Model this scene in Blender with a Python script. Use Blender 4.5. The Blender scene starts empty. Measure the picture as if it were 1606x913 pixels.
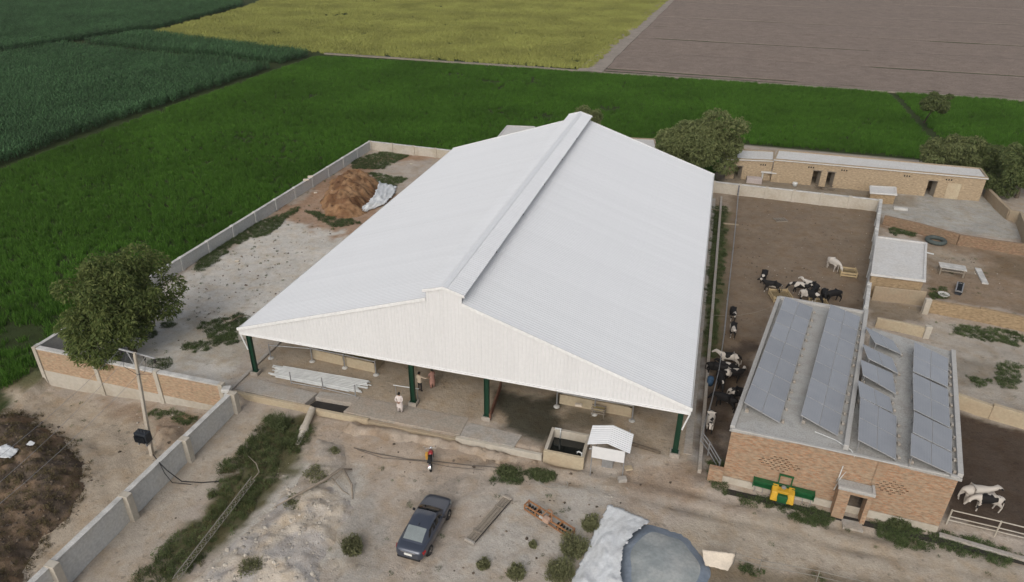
import bpy, bmesh, math, random
import numpy as np
from mathutils import Vector, Matrix, Quaternion
random.seed(7); rng = np.random.default_rng(11)
PI = math.pi
sc = bpy.context.scene
# ------------------------------------------------------------------ camera
CAM_H = 31.0
FPX = 1096.05                      # focal length in pixels of a 1606 px wide frame
ROT = Matrix(((0.96142206, -0.141664, 0.23579425), (0.27486173, 0.46079761, -0.84387001), (0.01089257, 0.87612606, 0.481959)))
CAM = Vector((0, 0, CAM_H))
cd = bpy.data.cameras.new('camera'); cam = bpy.data.objects.new('camera', cd); sc.collection.objects.link(cam)
cd.sensor_width = 36; cd.lens = FPX / 1606 * 36; cd.clip_end = 6000; cd.clip_start = 0.5
cam.matrix_world = Matrix.Translation(CAM) @ ROT.to_quaternion().to_matrix().to_4x4()
sc.camera = cam
sc.cycles.max_bounces = 6; sc.cycles.diffuse_bounces = 3; sc.cycles.glossy_bounces = 3; sc.cycles.transmission_bounces = 3; sc.cycles.volume_bounces = 0
# ------------------------------------------------------------------ sky and sun (overcast evening)
SUN_EL, SUN_AZ = 38.0, 184.0        # azimuth measured clockwise from +Y (behind the camera, to the left)
w = bpy.data.worlds.new('World'); sc.world = w; w.use_nodes = True
nt = w.node_tree; nt.nodes.clear()
sky = nt.nodes.new('ShaderNodeTexSky'); sky.sky_type = 'NISHITA'; sky.sun_disc = False
sky.sun_elevation = math.radians(SUN_EL); sky.sun_rotation = math.radians(SUN_AZ)
sky.air_density = 1.0; sky.dust_density = 4.0; sky.ozone_density = 1.0
hs = nt.nodes.new('ShaderNodeHueSaturation'); hs.inputs['Saturation'].default_value = 0.42
bg = nt.nodes.new('ShaderNodeBackground'); bg.inputs['Strength'].default_value = 0.135
wo = nt.nodes.new('ShaderNodeOutputWorld')
nt.links.new(sky.outputs[0], hs.inputs['Color']); nt.links.new(hs.outputs[0], bg.inputs['Color']); nt.links.new(bg.outputs[0], wo.inputs['Surface'])
sl = bpy.data.lights.new('sun', 'SUN'); sl.energy = 0.85; sl.angle = math.radians(45); sl.color = (1, 0.955, 0.89)
so = bpy.data.objects.new('sun', sl); sc.collection.objects.link(so)
az, el = math.radians(SUN_AZ), math.radians(SUN_EL)
sdir = Vector((math.sin(az) * math.cos(el), math.cos(az) * math.cos(el), math.sin(el)))
so.rotation_euler = sdir.to_track_quat('Z', 'Y').to_euler(); so.location = (0, 0, 60)
sc.view_settings.view_transform = 'Standard'; sc.view_settings.look = 'None'
sc.view_settings.gamma = 1; sc.view_settings.exposure = 0.1; sc.view_settings.use_curve_mapping = False
# ------------------------------------------------------------------ survey helpers: a sight line of the photograph meets a level, a wall plane or the terrain
def ray(px, py): return ROT @ Vector((px - 803, -(py - 456.5), -FPX))
def P(px, py, z=0.0):
    r = ray(px, py); return CAM + r * ((z - CAM_H) / r.z)
def PY(px, py, Y):
    r = ray(px, py); return CAM + r * (Y / r.y)
def sm(v, a, b):
    t = np.clip((v - a) / (b - a), 0, 1); return t * t * (3 - 2 * t)
def hsh(ix, iy, s):
    n = (ix * 374761393 + iy * 668265263 + s * 1442695041) & 0x7fffffff
    n = ((n ^ (n >> 13)) * 1274126177) & 0x7fffffff
    return ((n ^ (n >> 16)) & 0xffff) / 65535.0
def vnoise(x, y, s=0):
    x = np.asarray(x, float); y = np.asarray(y, float)
    ix = np.floor(x).astype(np.int64); iy = np.floor(y).astype(np.int64)
    fx = x - ix; fy = y - iy; fx = fx * fx * (3 - 2 * fx); fy = fy * fy * (3 - 2 * fy)
    a = hsh(ix, iy, s); b = hsh(ix + 1, iy, s); c = hsh(ix, iy + 1, s); d = hsh(ix + 1, iy + 1, s)
    return a + (b - a) * fx + (c - a) * fy + (a - b - c + d) * fx * fy
def fbm(x, y, s=0, o=4):
    t = 0; a = .5
    for i in range(o): t = t + a * vnoise(x * 2 ** i, y * 2 ** i, s + i * 17); a *= .5
    return t                                       # about 0.1 .. 0.85
def zg(x, y):
    """terrain height"""
    x = np.asarray(x, float); y = np.asarray(y, float)
    field = -1.4 + 0.5 * sm(y, 60, 100)
    inx = sm(x, -47.15, -46.75)
    iny = np.where(x < 3.0, 1 - sm(y, 89.3, 89.9), 1 - sm(y, 109, 111))
    comp = inx * iny
    front = -0.45 + 0.3 * sm(x, -6, 4)
    z = front + (0 - front) * np.where(x < -7.5, sm(y, 33.85, 34.05), sm(y, 33.2, 36.0))
    lout = -2.2 + 0.9 * sm(x, -46, -31) 
    lz = lout + (0 - lout) * sm(y, 33.05, 33.35)
    z = np.where(x < -29.25, np.where(x < -29.6, lz, lz + (z - lz) * sm(x, -29.6, -29.3)), z)
    z = field + (z - field) * comp
    z = np.where((x < -46.7) & (y < 34), field + (lout - field) * (1 - sm(y, 28, 33.5)) * 1.0, z)
    return z
def PG(px, py):
    z = 0.0
    for i in range(8):
        p = P(px, py, z); z = float(zg(p.x, p.y))
    return P(px, py, z)
# ------------------------------------------------------------------ mesh builder
WM = {}
class MB:
    def __init__(s): s.v = []; s.f = []; s.mi = []; s.cur = 0
    def add(s, vs, fs):
        n = len(s.v); s.v += [tuple(q) for q in vs]; s.f += [tuple(i + n for i in q) for q in fs]; s.mi += [s.cur] * len(fs); return s
    def hexa(s, b, t):
        return s.add(list(b) + list(t), [(3, 2, 1, 0), (4, 5, 6, 7), (0, 1, 5, 4), (1, 2, 6, 5), (2, 3, 7, 6), (3, 0, 4, 7)])
    def box(s, c, d, rz=0, rot=None):
        M = rot if rot is not None else Matrix.Rotation(rz, 3, 'Z'); c = Vector(c); hx, hy, hz = d[0] / 2, d[1] / 2, d[2] / 2
        q = lambda x, y, z: c + M @ Vector((x, y, z))
        return s.hexa([q(-hx, -hy, -hz), q(hx, -hy, -hz), q(hx, hy, -hz), q(-hx, hy, -hz)], [q(-hx, -hy, hz), q(hx, -hy, hz), q(hx, hy, hz), q(-hx, hy, hz)])
    def wall(s, a, b, th, z0, z1, z1b=None, side=0):
        """upright slab from a to b; side -1/0/1: thickness to the right / centred / left"""
        a = Vector((a[0], a[1])); b = Vector((b[0], b[1])); d = (b - a).normalized(); n = Vector((-d.y, d.x))
        o0, o1 = {0: (-th / 2, th / 2), 1: (0, th), -1: (-th, 0)}[side]; z1b = z1 if z1b is None else z1b
        q = lambda p, o, z: (p.x + n.x * o, p.y + n.y * o, z)
        return s.hexa([q(a, o0, z0), q(b, o0, z0), q(b, o1, z0), q(a, o1, z0)], [q(a, o0, z1), q(b, o0, z1b), q(b, o1, z1b), q(a, o1, z1)])
    def prism(s, poly, z0, z1):
        n = len(poly); A = 0
        for i in range(n): A += poly[i][0] * poly[(i + 1) % n][1] - poly[(i + 1) % n][0] * poly[i][1]
        if A < 0: poly = poly[::-1]
        return s.add([(p[0], p[1], z0) for p in poly] + [(p[0], p[1], z1) for p in poly],
                     [tuple(range(n))[::-1], tuple(range(n, 2 * n))] + [(i, (i + 1) % n, n + (i + 1) % n, n + i) for i in range(n)])
    def tube(s, pts, r, n=6, caps=True):
        pts = [Vector(p) for p in pts]; rs = r if isinstance(r, (list, tuple)) else [r] * len(pts); rings = []
        for i, p in enumerate(pts):
            d = (pts[min(i + 1, len(pts) - 1)] - pts[max(i - 1, 0)]).normalized()
            u = d.cross(Vector((0, 0, 1)) if abs(d.z) < .95 else Vector((1, 0, 0))).normalized(); v = u.cross(d).normalized()
            rings.append([p + (u * math.cos(2 * PI * k / n) + v * math.sin(2 * PI * k / n)) * rs[i] for k in range(n)])
        return s.loft(rings, True, caps)
    def loft(s, rings, closed=True, caps=True):
        n = len(rings[0]); vs = [q for rg in rings for q in rg]; fs = []
        for i in range(len(rings) - 1):
            for k in range(n if closed else n - 1):
                k2 = (k + 1) % n; fs.append((i * n + k, i * n + k2, (i + 1) * n + k2, (i + 1) * n + k))
        if caps and closed: fs += [tuple(range(n))[::-1], tuple(range((len(rings) - 1) * n, len(rings) * n))]
        return s.add(vs, fs)
    def lathe(s, prof, c, axis='z', n=20):
        rings = []
        for r, h in prof:
            rg = []
            for k in range(n):
                a = 2 * PI * k / n; u, v = r * math.cos(a), r * math.sin(a)
                o = {'z': (u, v, h), 'y': (u, h, -v), 'x': (h, u, v)}[axis]; rg.append((c[0] + o[0], c[1] + o[1], c[2] + o[2]))
            rings.append(rg)
        return s.loft(rings, True, True)
    def mesh(s, name, mats, smooth=False, uv=False):
        me = bpy.data.meshes.new(name); me.from_pydata(s.v, [], s.f); me.update()
        for m in (mats if isinstance(mats, (list, tuple)) else [mats]): me.materials.append(m)
        if any(s.mi): me.polygons.foreach_set('material_index', s.mi)
        if smooth: me.polygons.foreach_set('use_smooth', [True] * len(me.polygons))
        if uv: box_uv(me)
        return me
    def build(s, name, mats, parent=None, smooth=False, uv=False, local=False, bevel=0):
        me = s.mesh(name, mats, smooth, uv)
        return link(name, me, parent, local, bevel)
def link(name, me, parent=None, local=False, bevel=0):
    o = bpy.data.objects.new(name, me); sc.collection.objects.link(o)
    if parent is not None:
        o.parent = parent
        if not local: o.matrix_parent_inverse = WM.get(parent.name, Matrix()).inverted()
    if bevel:
        b = o.modifiers.new('bevel', 'BEVEL'); b.width = bevel; b.segments = 2; b.limit_method = 'ANGLE'
    return o
def box_uv(me):
    uvl = me.uv_layers.new(name='UVMap')
    for p in me.polygons:
        n = p.normal
        if abs(n.z) > .75: t, b = Vector((1, 0, 0)), Vector((0, 1, 0))
        else:
            t = Vector((-n.y, n.x, 0)).normalized()
            if abs(t.x) >= abs(t.y): t = t if t.x > 0 else -t
            else: t = t if t.y > 0 else -t
            b = Vector((0, 0, 1))
        for li in p.loop_indices:
            co = me.vertices[me.loops[li].vertex_index].co; uvl.data[li].uv = (co.dot(t), co.dot(b))
def thing(name, label, cat, loc=(0, 0, 0), rz=0, group=None):
    o = bpy.data.objects.new(name, None); sc.collection.objects.link(o); o.empty_display_size = .3
    o.location = loc; o.rotation_euler = (0, 0, rz); WM[o.name] = Matrix.Translation(Vector(loc)) @ Matrix.Rotation(rz, 4, 'Z')
    o['label'] = label; o['category'] = cat
    if group: o['group'] = group
    return o
def tag(o, label, cat=None, group=None, kind=None):
    o['label'] = label
    if cat: o['category'] = cat
    if group: o['group'] = group
    if kind: o['kind'] = kind
    return o
def struct(o, label=None):
    o['kind'] = 'structure'
    if label: o['label'] = label
    return o
def dup(root, loc, rz, label=None, group=None):
    r = root.copy(); sc.collection.objects.link(r); r.location = loc; r.rotation_euler = (0, 0, rz)
    if label: r['label'] = label
    if group: r['group'] = group
    for ch in list(root.children):
        c = ch.copy(); sc.collection.objects.link(c); c.parent = r
        for g in ch.children:
            d = g.copy(); sc.collection.objects.link(d); d.parent = c
    return r
# ------------------------------------------------------------------ materials
def nodes(name):
    m = bpy.data.materials.new(name); m.use_nodes = True; t = m.node_tree
    return m, t, t.nodes['Principled BSDF'], (lambda k: t.nodes.new(k)), t.links.new
def c4(c): return (c[0], c[1], c[2], 1)
def mat(name, col, rough=.8, var=.15, scale=2.0, bump=0.0, bscale=None, metal=0.0, spec=.3, var2=.08, scale2=None, rnd=0.0, tint=None, stretch=None):
    """plain surface with two sizes of mottling and an optional relief"""
    m, t, b, N, L = nodes(name)
    tc = N('ShaderNodeTexCoord'); n1 = N('ShaderNodeTexNoise'); n1.inputs['Scale'].default_value = scale; n1.inputs['Detail'].default_value = 5
    n2 = N('ShaderNodeTexNoise'); n2.inputs['Scale'].default_value = scale2 or scale * 9; n2.inputs['Detail'].default_value = 3
    if stretch:
        mp = N('ShaderNodeMapping'); mp.inputs['Scale'].default_value = stretch; L(tc.outputs['Object'], mp.inputs['Vector']); L(mp.outputs[0], n1.inputs['Vector'])
    else: L(tc.outputs['Object'], n1.inputs['Vector'])
    L(tc.outputs['Object'], n2.inputs['Vector'])
    r1 = N('ShaderNodeMapRange'); r1.inputs['From Min'].default_value = .3; r1.inputs['From Max'].default_value = .7; r1.inputs['To Min'].default_value = 1 - var; r1.inputs['To Max'].default_value = 1 + var
    r2 = N('ShaderNodeMapRange'); r2.inputs['From Min'].default_value = .3; r2.inputs['From Max'].default_value = .7; r2.inputs['To Min'].default_value = 1 - var2; r2.inputs['To Max'].default_value = 1 + var2
    L(n1.outputs['Fac'], r1.inputs['Value']); L(n2.outputs['Fac'], r2.inputs['Value'])
    mu = N('ShaderNodeMath'); mu.operation = 'MULTIPLY'; L(r1.outputs[0], mu.inputs[0]); L(r2.outputs[0], mu.inputs[1]); fac = mu.outputs[0]
    if rnd:
        oi = N('ShaderNodeObjectInfo'); r3 = N('ShaderNodeMapRange'); r3.inputs['To Min'].default_value = 1 - rnd; r3.inputs['To Max'].default_value = 1 + rnd
        L(oi.outputs['Random'], r3.inputs['Value']); m2 = N('ShaderNodeMath'); m2.operation = 'MULTIPLY'; L(fac, m2.inputs[0]); L(r3.outputs[0], m2.inputs[1]); fac = m2.outputs[0]
    vm = N('ShaderNodeVectorMath'); vm.operation = 'SCALE'
    if tint:
        mx = N('ShaderNodeMix'); mx.data_type = 'RGBA'; mx.inputs[6].default_value = c4(col); mx.inputs[7].default_value = c4(tint)
        rr = N('ShaderNodeMapRange'); rr.inputs['From Min'].default_value = .42; rr.inputs['From Max'].default_value = .62; L(n1.outputs['Fac'], rr.inputs['Value']); L(rr.outputs[0], mx.inputs[0])
        L(mx.outputs[2], vm.inputs[0])
    else: vm.inputs[0].default_value = col[:3]
    L(fac, vm.inputs['Scale']); L(vm.outputs[0], b.inputs['Base Color'])
    b.inputs['Roughness'].default_value = rough; b.inputs['Metallic'].default_value = metal; b.inputs['Specular IOR Level'].default_value = spec
    if bump:
        n3 = N('ShaderNodeTexNoise'); n3.inputs['Scale'].default_value = bscale or scale * 6; n3.inputs['Detail'].default_value = 4; L(tc.outputs['Object'], n3.inputs['Vector'])
        bp = N('ShaderNodeBump'); bp.inputs['Strength'].default_value = 1; bp.inputs['Distance'].default_value = bump; L(n3.outputs['Fac'], bp.inputs['Height']); L(bp.outputs[0], b.inputs['Normal'])
    return m
def brickmat(name, c1, c2, mortar, bw=.24, bh=.085, dirt=(.2, .15, .1), dirtamt=.5, msize=.012, plaster=None, plz=0):
    m, t, b, N, L = nodes(name)
    uv = N('ShaderNodeTexCoord'); br = N('ShaderNodeTexBrick')
    br.inputs['Scale'].default_value = 1; br.inputs['Brick Width'].default_value = bw; br.inputs['Row Height'].default_value = bh; br.inputs['Mortar Size'].default_value = msize
    br.inputs['Color1'].default_value = c4(c1); br.inputs['Color2'].default_value = c4(c2); br.inputs['Mortar'].default_value = c4(mortar); br.inputs['Bias'].default_value = 0.0
    L(uv.outputs['UV'], br.inputs['Vector'])
    # blotches of single bricks, then broad weathering
    n0 = N('ShaderNodeTexNoise'); n0.inputs['Scale'].default_value = 3.2; n0.inputs['Detail'].default_value = 6; mp = N('ShaderNodeMapping'); mp.inputs['Scale'].default_value = (1, 2.2, 1)
    L(uv.outputs['UV'], mp.inputs['Vector']); L(mp.outputs[0], n0.inputs['Vector'])
    r0 = N('ShaderNodeMapRange'); r0.inputs['From Min'].default_value = .3; r0.inputs['From Max'].default_value = .7; r0.inputs['To Min'].default_value = .7; r0.inputs['To Max'].default_value = 1.3; L(n0.outputs['Fac'], r0.inputs['Value'])
    vm = N('ShaderNodeVectorMath'); vm.operation = 'SCALE'; L(br.outputs['Color'], vm.inputs[0]); L(r0.outputs[0], vm.inputs['Scale'])
    n1 = N('ShaderNodeTexNoise'); n1.inputs['Scale'].default_value = .7; n1.inputs['Detail'].default_value = 6; L(uv.outputs['UV'], n1.inputs['Vector'])
    r1 = N('ShaderNodeMapRange'); r1.inputs['From Min'].default_value = .45; r1.inputs['From Max'].default_value = .7; r1.inputs['To Max'].default_value = dirtamt; L(n1.outputs['Fac'], r1.inputs['Value'])
    mx = N('ShaderNodeMix'); mx.data_type = 'RGBA'; L(r1.outputs[0], mx.inputs[0]); L(vm.outputs[0], mx.inputs[6]); mx.inputs[7].default_value = c4(dirt)
    L(mx.outputs[2], b.inputs['Base Color']); b.inputs['Roughness'].default_value = .9; b.inputs['Specular IOR Level'].default_value = .15
    bp = N('ShaderNodeBump'); bp.inputs['Distance'].default_value = .012; iv = N('ShaderNodeMath'); iv.operation = 'SUBTRACT'; iv.inputs[0].default_value = 1; L(br.outputs['Fac'], iv.inputs[1]); L(iv.outputs[0], bp.inputs['Height']); L(bp.outputs[0], b.inputs['Normal'])
    return m
def leafmat(name, c1, c2, rnd=.25, trans=.25):
    """foliage: hue differs from leaf to leaf (per mesh island) and from plant to plant"""
    m, t, b, N, L = nodes(name)
    ge = N('ShaderNodeNewGeometry'); oi = N('ShaderNodeObjectInfo')
    mx = N('ShaderNodeMix'); mx.data_type = 'RGBA'; mx.inputs[6].default_value = c4(c1); mx.inputs[7].default_value = c4(c2); L(ge.outputs['Random Per Island'], mx.inputs[0])
    r = N('ShaderNodeMapRange'); r.inputs['To Min'].default_value = 1 - rnd; r.inputs['To Max'].default_value = 1 + rnd; L(oi.outputs['Random'], r.inputs['Value'])
    tc = N('ShaderNodeNewGeometry'); n = N('ShaderNodeTexNoise'); n.inputs['Scale'].default_value = .07; n.inputs['Detail'].default_value = 6; L(tc.outputs['Position'], n.inputs['Vector'])
    r2 = N('ShaderNodeMapRange'); r2.inputs['From Min'].default_value = .3; r2.inputs['From Max'].default_value = .7; r2.inputs['To Min'].default_value = .78; r2.inputs['To Max'].default_value = 1.2; L(n.outputs['Fac'], r2.inputs['Value'])
    mu = N('ShaderNodeMath'); mu.operation = 'MULTIPLY'; L(r.outputs[0], mu.inputs[0]); L(r2.outputs[0], mu.inputs[1])
    vm = N('ShaderNodeVectorMath'); vm.operation = 'SCALE'; L(mx.outputs[2], vm.inputs[0]); L(mu.outputs[0], vm.inputs['Scale'])
    L(vm.outputs[0], b.inputs['Base Color']); b.inputs['Roughness'].default_value = .7; b.inputs['Specular IOR Level'].default_value = .15
    tr = N('ShaderNodeBsdfTranslucent'); L(vm.outputs[0], tr.inputs['Color']); ms = N('ShaderNodeMixShader'); ms.inputs[0].default_value = trans
    L(b.outputs[0], ms.inputs[1]); L(tr.outputs[0], ms.inputs[2]); L(ms.outputs[0], t.nodes['Material Output'].inputs['Surface'])
    return m
M = {}
M['roof'] = mat('painted_roof_sheet', (.705, .712, .72), .42, .018, .5, rnd=.015, spec=.45, var2=.025, stretch=(.25, 4, 1))
M['gable'] = mat('painted_gable_sheet', (.635, .635, .632), .5, .015, .5, rnd=.015, spec=.35, var2=.03, stretch=(3, 3, .3))
M['trim'] = mat('white_trim', (.70, .70, .69), .4, .03, .6)
M['green'] = mat('green_steel', (.006, .034, .018), .45, .15, 1.5, spec=.4)
M['steel'] = mat('grey_galvanised', (.30, .30, .30), .5, .15, 3, metal=.4)
M['pipe'] = mat('white_pipe', (.52, .53, .52), .4, .08, 3, rnd=.08)
M['conc'] = mat('grey_concrete', (.36, .335, .30), .92, .2, .9, bump=.01, bscale=7, tint=(.28, .245, .205), var2=.14)
M['concwall'] = mat('wall_concrete', (.53, .53, .51), .92, .16, .7, bump=.014, bscale=5, tint=(.45, .44, .41), var2=.12)
M['coping'] = mat('pale_coping', (.46, .45, .425), .92, .2, 1.6, bump=.02, bscale=8, var2=.14)
M['cream'] = mat('cream_plaster', (.44, .37, .26), .9, .14, .7, bump=.006, bscale=8, tint=(.36, .29, .2))
M['plaster'] = mat('beige_plaster', (.46, .42, .355), .9, .13, .5, bump=.006, bscale=8, tint=(.35, .31, .25))
M['mud'] = mat('mud_plaster', (.33, .27, .19), .95, .16, .7, bump=.02, bscale=4, tint=(.27, .21, .145))
M['brick'] = brickmat('orange_brick', (.37, .19, .105), (.365, .27, .185), (.31, .25, .18), dirt=(.32, .24, .165), dirtamt=.5)
M['brickold'] = brickmat('old_brown_brick', (.25, .15, .095), (.28, .195, .125), (.24, .18, .125), dirt=(.21, .16, .11), dirtamt=.6)
M['brickwall'] = brickmat('wall_brick', (.43, .255, .155), (.40, .295, .19), (.38, .315, .235), dirt=(.38, .29, .19), dirtamt=.5)
M['brickmud'] = brickmat('mud_jointed_brick', (.36, .26, .155), (.33, .235, .14), (.32, .25, .16), dirt=(.3, .215, .13), dirtamt=.6)
M['whiteroof'] = mat('limewashed_roof', (.56, .55, .53), .9, .12, .6, bump=.006, bscale=7, tint=(.47, .455, .43), var2=.1)
M['dark'] = mat('dark_interior', (.03, .027, .024), .9, .2, 2)
M['rubber'] = mat('black_rubber', (.018, .018, .019), .75, .2, 8)
M['wood'] = mat('weathered_wood', (.25, .215, .17), .9, .28, 2.2, bump=.006, bscale=30, tint=(.18, .155, .125), var2=.16)
M['hay'] = mat('straw', (.31, .25, .12), .95, .25, 5, bump=.02, bscale=20)
M['bark'] = mat('brown_bark', (.12, .095, .07), .95, .25, 4, bump=.02, bscale=12)
M['water'] = mat('dark_water', (.012, .014, .013), .06, .1, 1, spec=.5)
M['stone'] = mat('pale_rubble', (.37, .335, .285), .95, .15, 3, rnd=.3, bump=.01, bscale=10)
# ================================================================== GROUND
def axis(lo, hi, st, far):
    core = np.arange(lo, hi + st / 2, st); out = []; d = st
    x = hi
    while x < far: d *= 1.35; x += d; out.append(x)
    neg = []; d = st; x = lo
    while x > -far: d *= 1.35; x -= d; neg.append(x)
    return np.array(neg[::-1] + list(core) + out)
gx = axis(-56, 40, .28, 2500); gy = axis(14, 97, .28, 2500)
GX, GY = np.meshgrid(gx, gy)
TAN = (.335, .293, .25); PALE = (.40, .38, .345); PEN = (.176, .137, .101); DPEN = (.07, .053, .041); RED = (.26, .165, .105)
SHEDF = (.31, .262, .205); WET = (.045, .043, .030); COURT = (.31, .30, .275); SOIL = (.032, .045, .016); MOSS = (.10, .095, .05); ASH = (.30, .295, .285); BROWN = (.215, .165, .12)
COL = np.empty(GX.shape + (3,)); COL[:] = TAN
def poly_sd(poly, X, Y):
    """signed distance, negative inside"""
    d = np.full(X.shape, 1e9); ins = np.zeros(X.shape, bool); n = len(poly)
    for i in range(n):
        ax, ay = poly[i]; bx, by = poly[(i + 1) % n]; ex, ey = bx - ax, by - ay
        t = np.clip(((X - ax) * ex + (Y - ay) * ey) / (ex * ex + ey * ey + 1e-9), 0, 1)
        d = np.minimum(d, np.hypot(X - ax - t * ex, Y - ay - t * ey))
        c = (ay > Y) != (by > Y); xi = ax + (Y - ay) / (by - ay + 1e-12) * ex; ins ^= c & (X < xi)
    return np.where(ins, -d, d)
WOB = fbm(GX * .55, GY * .55, 5, 4) - .47; WOB2 = fbm(GX * 1.7, GY * 1.7, 9, 3) - .43
def wpoly(px): return [tuple(PG(*p)[:2]) for p in px]
def paint(px, col, feather=.6, wob=2.0, amt=1.0, world=False):
    pl = px if world else wpoly(px)
    sd = poly_sd(pl, GX, GY) + WOB * wob * 2 + WOB2 * wob
    a = (1 - sm(sd, -feather, feather)) * amt
    COL[:] = COL * (1 - a[..., None]) + np.array(col) * a[..., None]
# fields below the crops
paint([(-3000, -50), (-46.9, -50), (-46.9, 89.4), (3, 89.4), (3, 110), (60, 110), (60, 50), (3000, 50), (3000, 3000), (-3000, 3000)], SOIL, .4, .15, world=True)
# left of the concrete wall: track and verge
paint([(0, 590), (60, 620), (330, 660), (345, 640), (60, 905), (0, 905)], (.335, .285, .225), .5, 1, 1)
paint([(160, 622), (320, 655), (300, 690), (200, 668)], (.22, .165, .12), .6, 1.4, .8)
paint([(0, 575), (55, 565), (70, 605), (0, 615)], MOSS, .5, 1.0, .7)
# filled yard west of the shed
paint([(70, 565), (300, 425), (520, 300), (640, 260), (700, 240), (560, 380), (385, 530), (360, 610)], (.44, .42, .385), .6, .6)
paint([(430, 340), (560, 250), (640, 240), (690, 245), (560, 375), (480, 355)], RED, .8, 2.2, .85)
paint([(590, 255), (700, 250), (640, 310), (580, 290)], (.33, .29, .25), .8, 1.6)
paint([(300, 500), (385, 500), (370, 560), (280, 560)], (.30, .27, .22), .9, 2.5, .7)
paint([(60, 545), (170, 520), (200, 590), (90, 580)], (.22, .21, .20), .7, 1.5, .8)
# shed floor, wet stretch behind the tank
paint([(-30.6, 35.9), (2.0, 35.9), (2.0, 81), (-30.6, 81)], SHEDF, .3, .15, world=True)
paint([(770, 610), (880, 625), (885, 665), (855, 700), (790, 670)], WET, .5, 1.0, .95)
paint([(880, 640), (960, 650), (940, 672), (880, 668)], (.11, .095, .07), .6, 1.0, .85)
paint([(2.0, 34), (2.9, 34), (2.9, 86), (2.0, 86)], (.25, .24, .225), .2, .1, world=True)
# forecourt
paint([(370, 690), (470, 655), (700, 690), (760, 735), (600, 750), (520, 700)], (.335, .275, .22), .8, 1.5, .8)
paint([(450, 740), (560, 740), (600, 913), (300, 913)], PALE, .8, 2.0, .8)
paint([(545, 780), (590, 770), (620, 913), (545, 913)], (.27, .25, .225), .8, 2.0, .8)
paint([(770, 770), (960, 740), (960, 840), (850, 913), (700, 913), (740, 850)], (.36, .34, .31), .9, 2.2, .8)
paint([(600, 650), (860, 715), (850, 740), (700, 715), (560, 690)], (.28, .225, .175), .6, 1.6, .7)
paint([(985, 745), (1090, 735), (1110, 800), (990, 790)], (.26, .20, .15), .9, 2.0, .8)
paint([(1120, 790), (1606, 880), (1606, 913), (1110, 913), (1040, 820)], (.345, .305, .25), .6, 1.2, .8)
paint([(1100, 880), (1606, 935), (1606, 1000), (1100, 1000)], (.17, .14, .1), .5, .8, .9)
paint([(420, 650), (350, 745), (215, 913), (290, 913), (400, 800), (478, 700), (478, 655)], (.09, .085, .045), .5, 1.2)
paint([(260, 720), (350, 660), (420, 650), (350, 745), (205, 913), (120, 913)], (.35, .31, .26), .6, 1.0, .8)
# cattle yards
paint([(1130, 300), (1385, 312), (1352, 500), (1215, 480), (1145, 670), (1110, 690), (1100, 640)], PEN, .3, .4)
paint([(1105, 560), (1190, 540), (1150, 665), (1130, 740), (1095, 690)], DPEN, 1.4, 2.4, .92)
paint([(1230, 470), (1350, 480), (1350, 510), (1225, 500)], DPEN, 1.0, 1.2, .85)
paint([(1300, 330), (1385, 340), (1360, 440), (1330, 420)], (.19, .15, .11), 1.5, 2.5, .6)
paint([(1118, 318), (1145, 318), (1130, 560), (1100, 560)], MOSS, .4, .5, .9)
paint([(1118, 300), (1150, 300), (1145, 330), (1118, 330)], (.24, .195, .15), .4, .6)
paint([(1496, 640), (1640, 685), (1640, 850), (1480, 812)], DPEN, .3, .4)
# rear yards
paint([(1120, 270), (1380, 290), (1380, 312), (1130, 300)], (.21, .18, .14), .4, .5)
paint([(1380, 300), (1550, 308), (1610, 375), (1500, 365), (1385, 340)], COURT, .5, 1.0)
paint([(1390, 300), (1450, 310), (1430, 325), (1390, 320)], (.22, .19, .15), .7, 1.2, .8)
paint([(1380, 355), (1606, 400), (1640, 400), (1640, 500), (1450, 465), (1455, 380)], BROWN, .5, 1.0)
paint([(1460, 390), (1530, 400), (1550, 430), (1470, 430)], (.29, .25, .20), .7, 1.6, .8)
paint([(1560, 400), (1640, 410), (1640, 450), (1540, 430)], (.14, .105, .07), .8, 1.5, .8)
paint([(1360, 470), (1450, 480), (1460, 510), (1360, 500)], (.20, .165, .125), .5, 1)
paint([(1440, 500), (1640, 530), (1640, 690), (1500, 640), (1490, 560)], (.32, .29, .25), .5, 1.2)
paint([(1500, 560), (1560, 560), (1600, 610), (1510, 600)], (.20, .18, .15), .7, 1.5, .8)
GZ = zg(GX, GY)
COL *= np.where(COL.max(-1, keepdims=True) > .1, np.array([1.12, 1.11, 1.09]), 1.1)
near = (np.abs(GX + 8) < 60) & (GY < 110)
rough = np.where((GX > -30.5) & (GX < 2) & (GY > 34) & (GY < 81), .25, 1.0)
GZ = GZ + np.where(near, (fbm(GX * .9, GY * .9, 3, 3) - .43) * .10 * rough + (fbm(GX * .2, GY * .2, 31, 2) - .37) * .12 * rough, -.02)
pit = (GX > -7.25) & (GX < -4.5) & (GY > 33.75) & (GY < 36.2); GZ = np.where(pit, -1.0, GZ)
pit = (GX > -24.6) & (GX < -21.1) & (GY > 33.7) & (GY < 35.1); GZ = np.where(pit, -.6, GZ)
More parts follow.
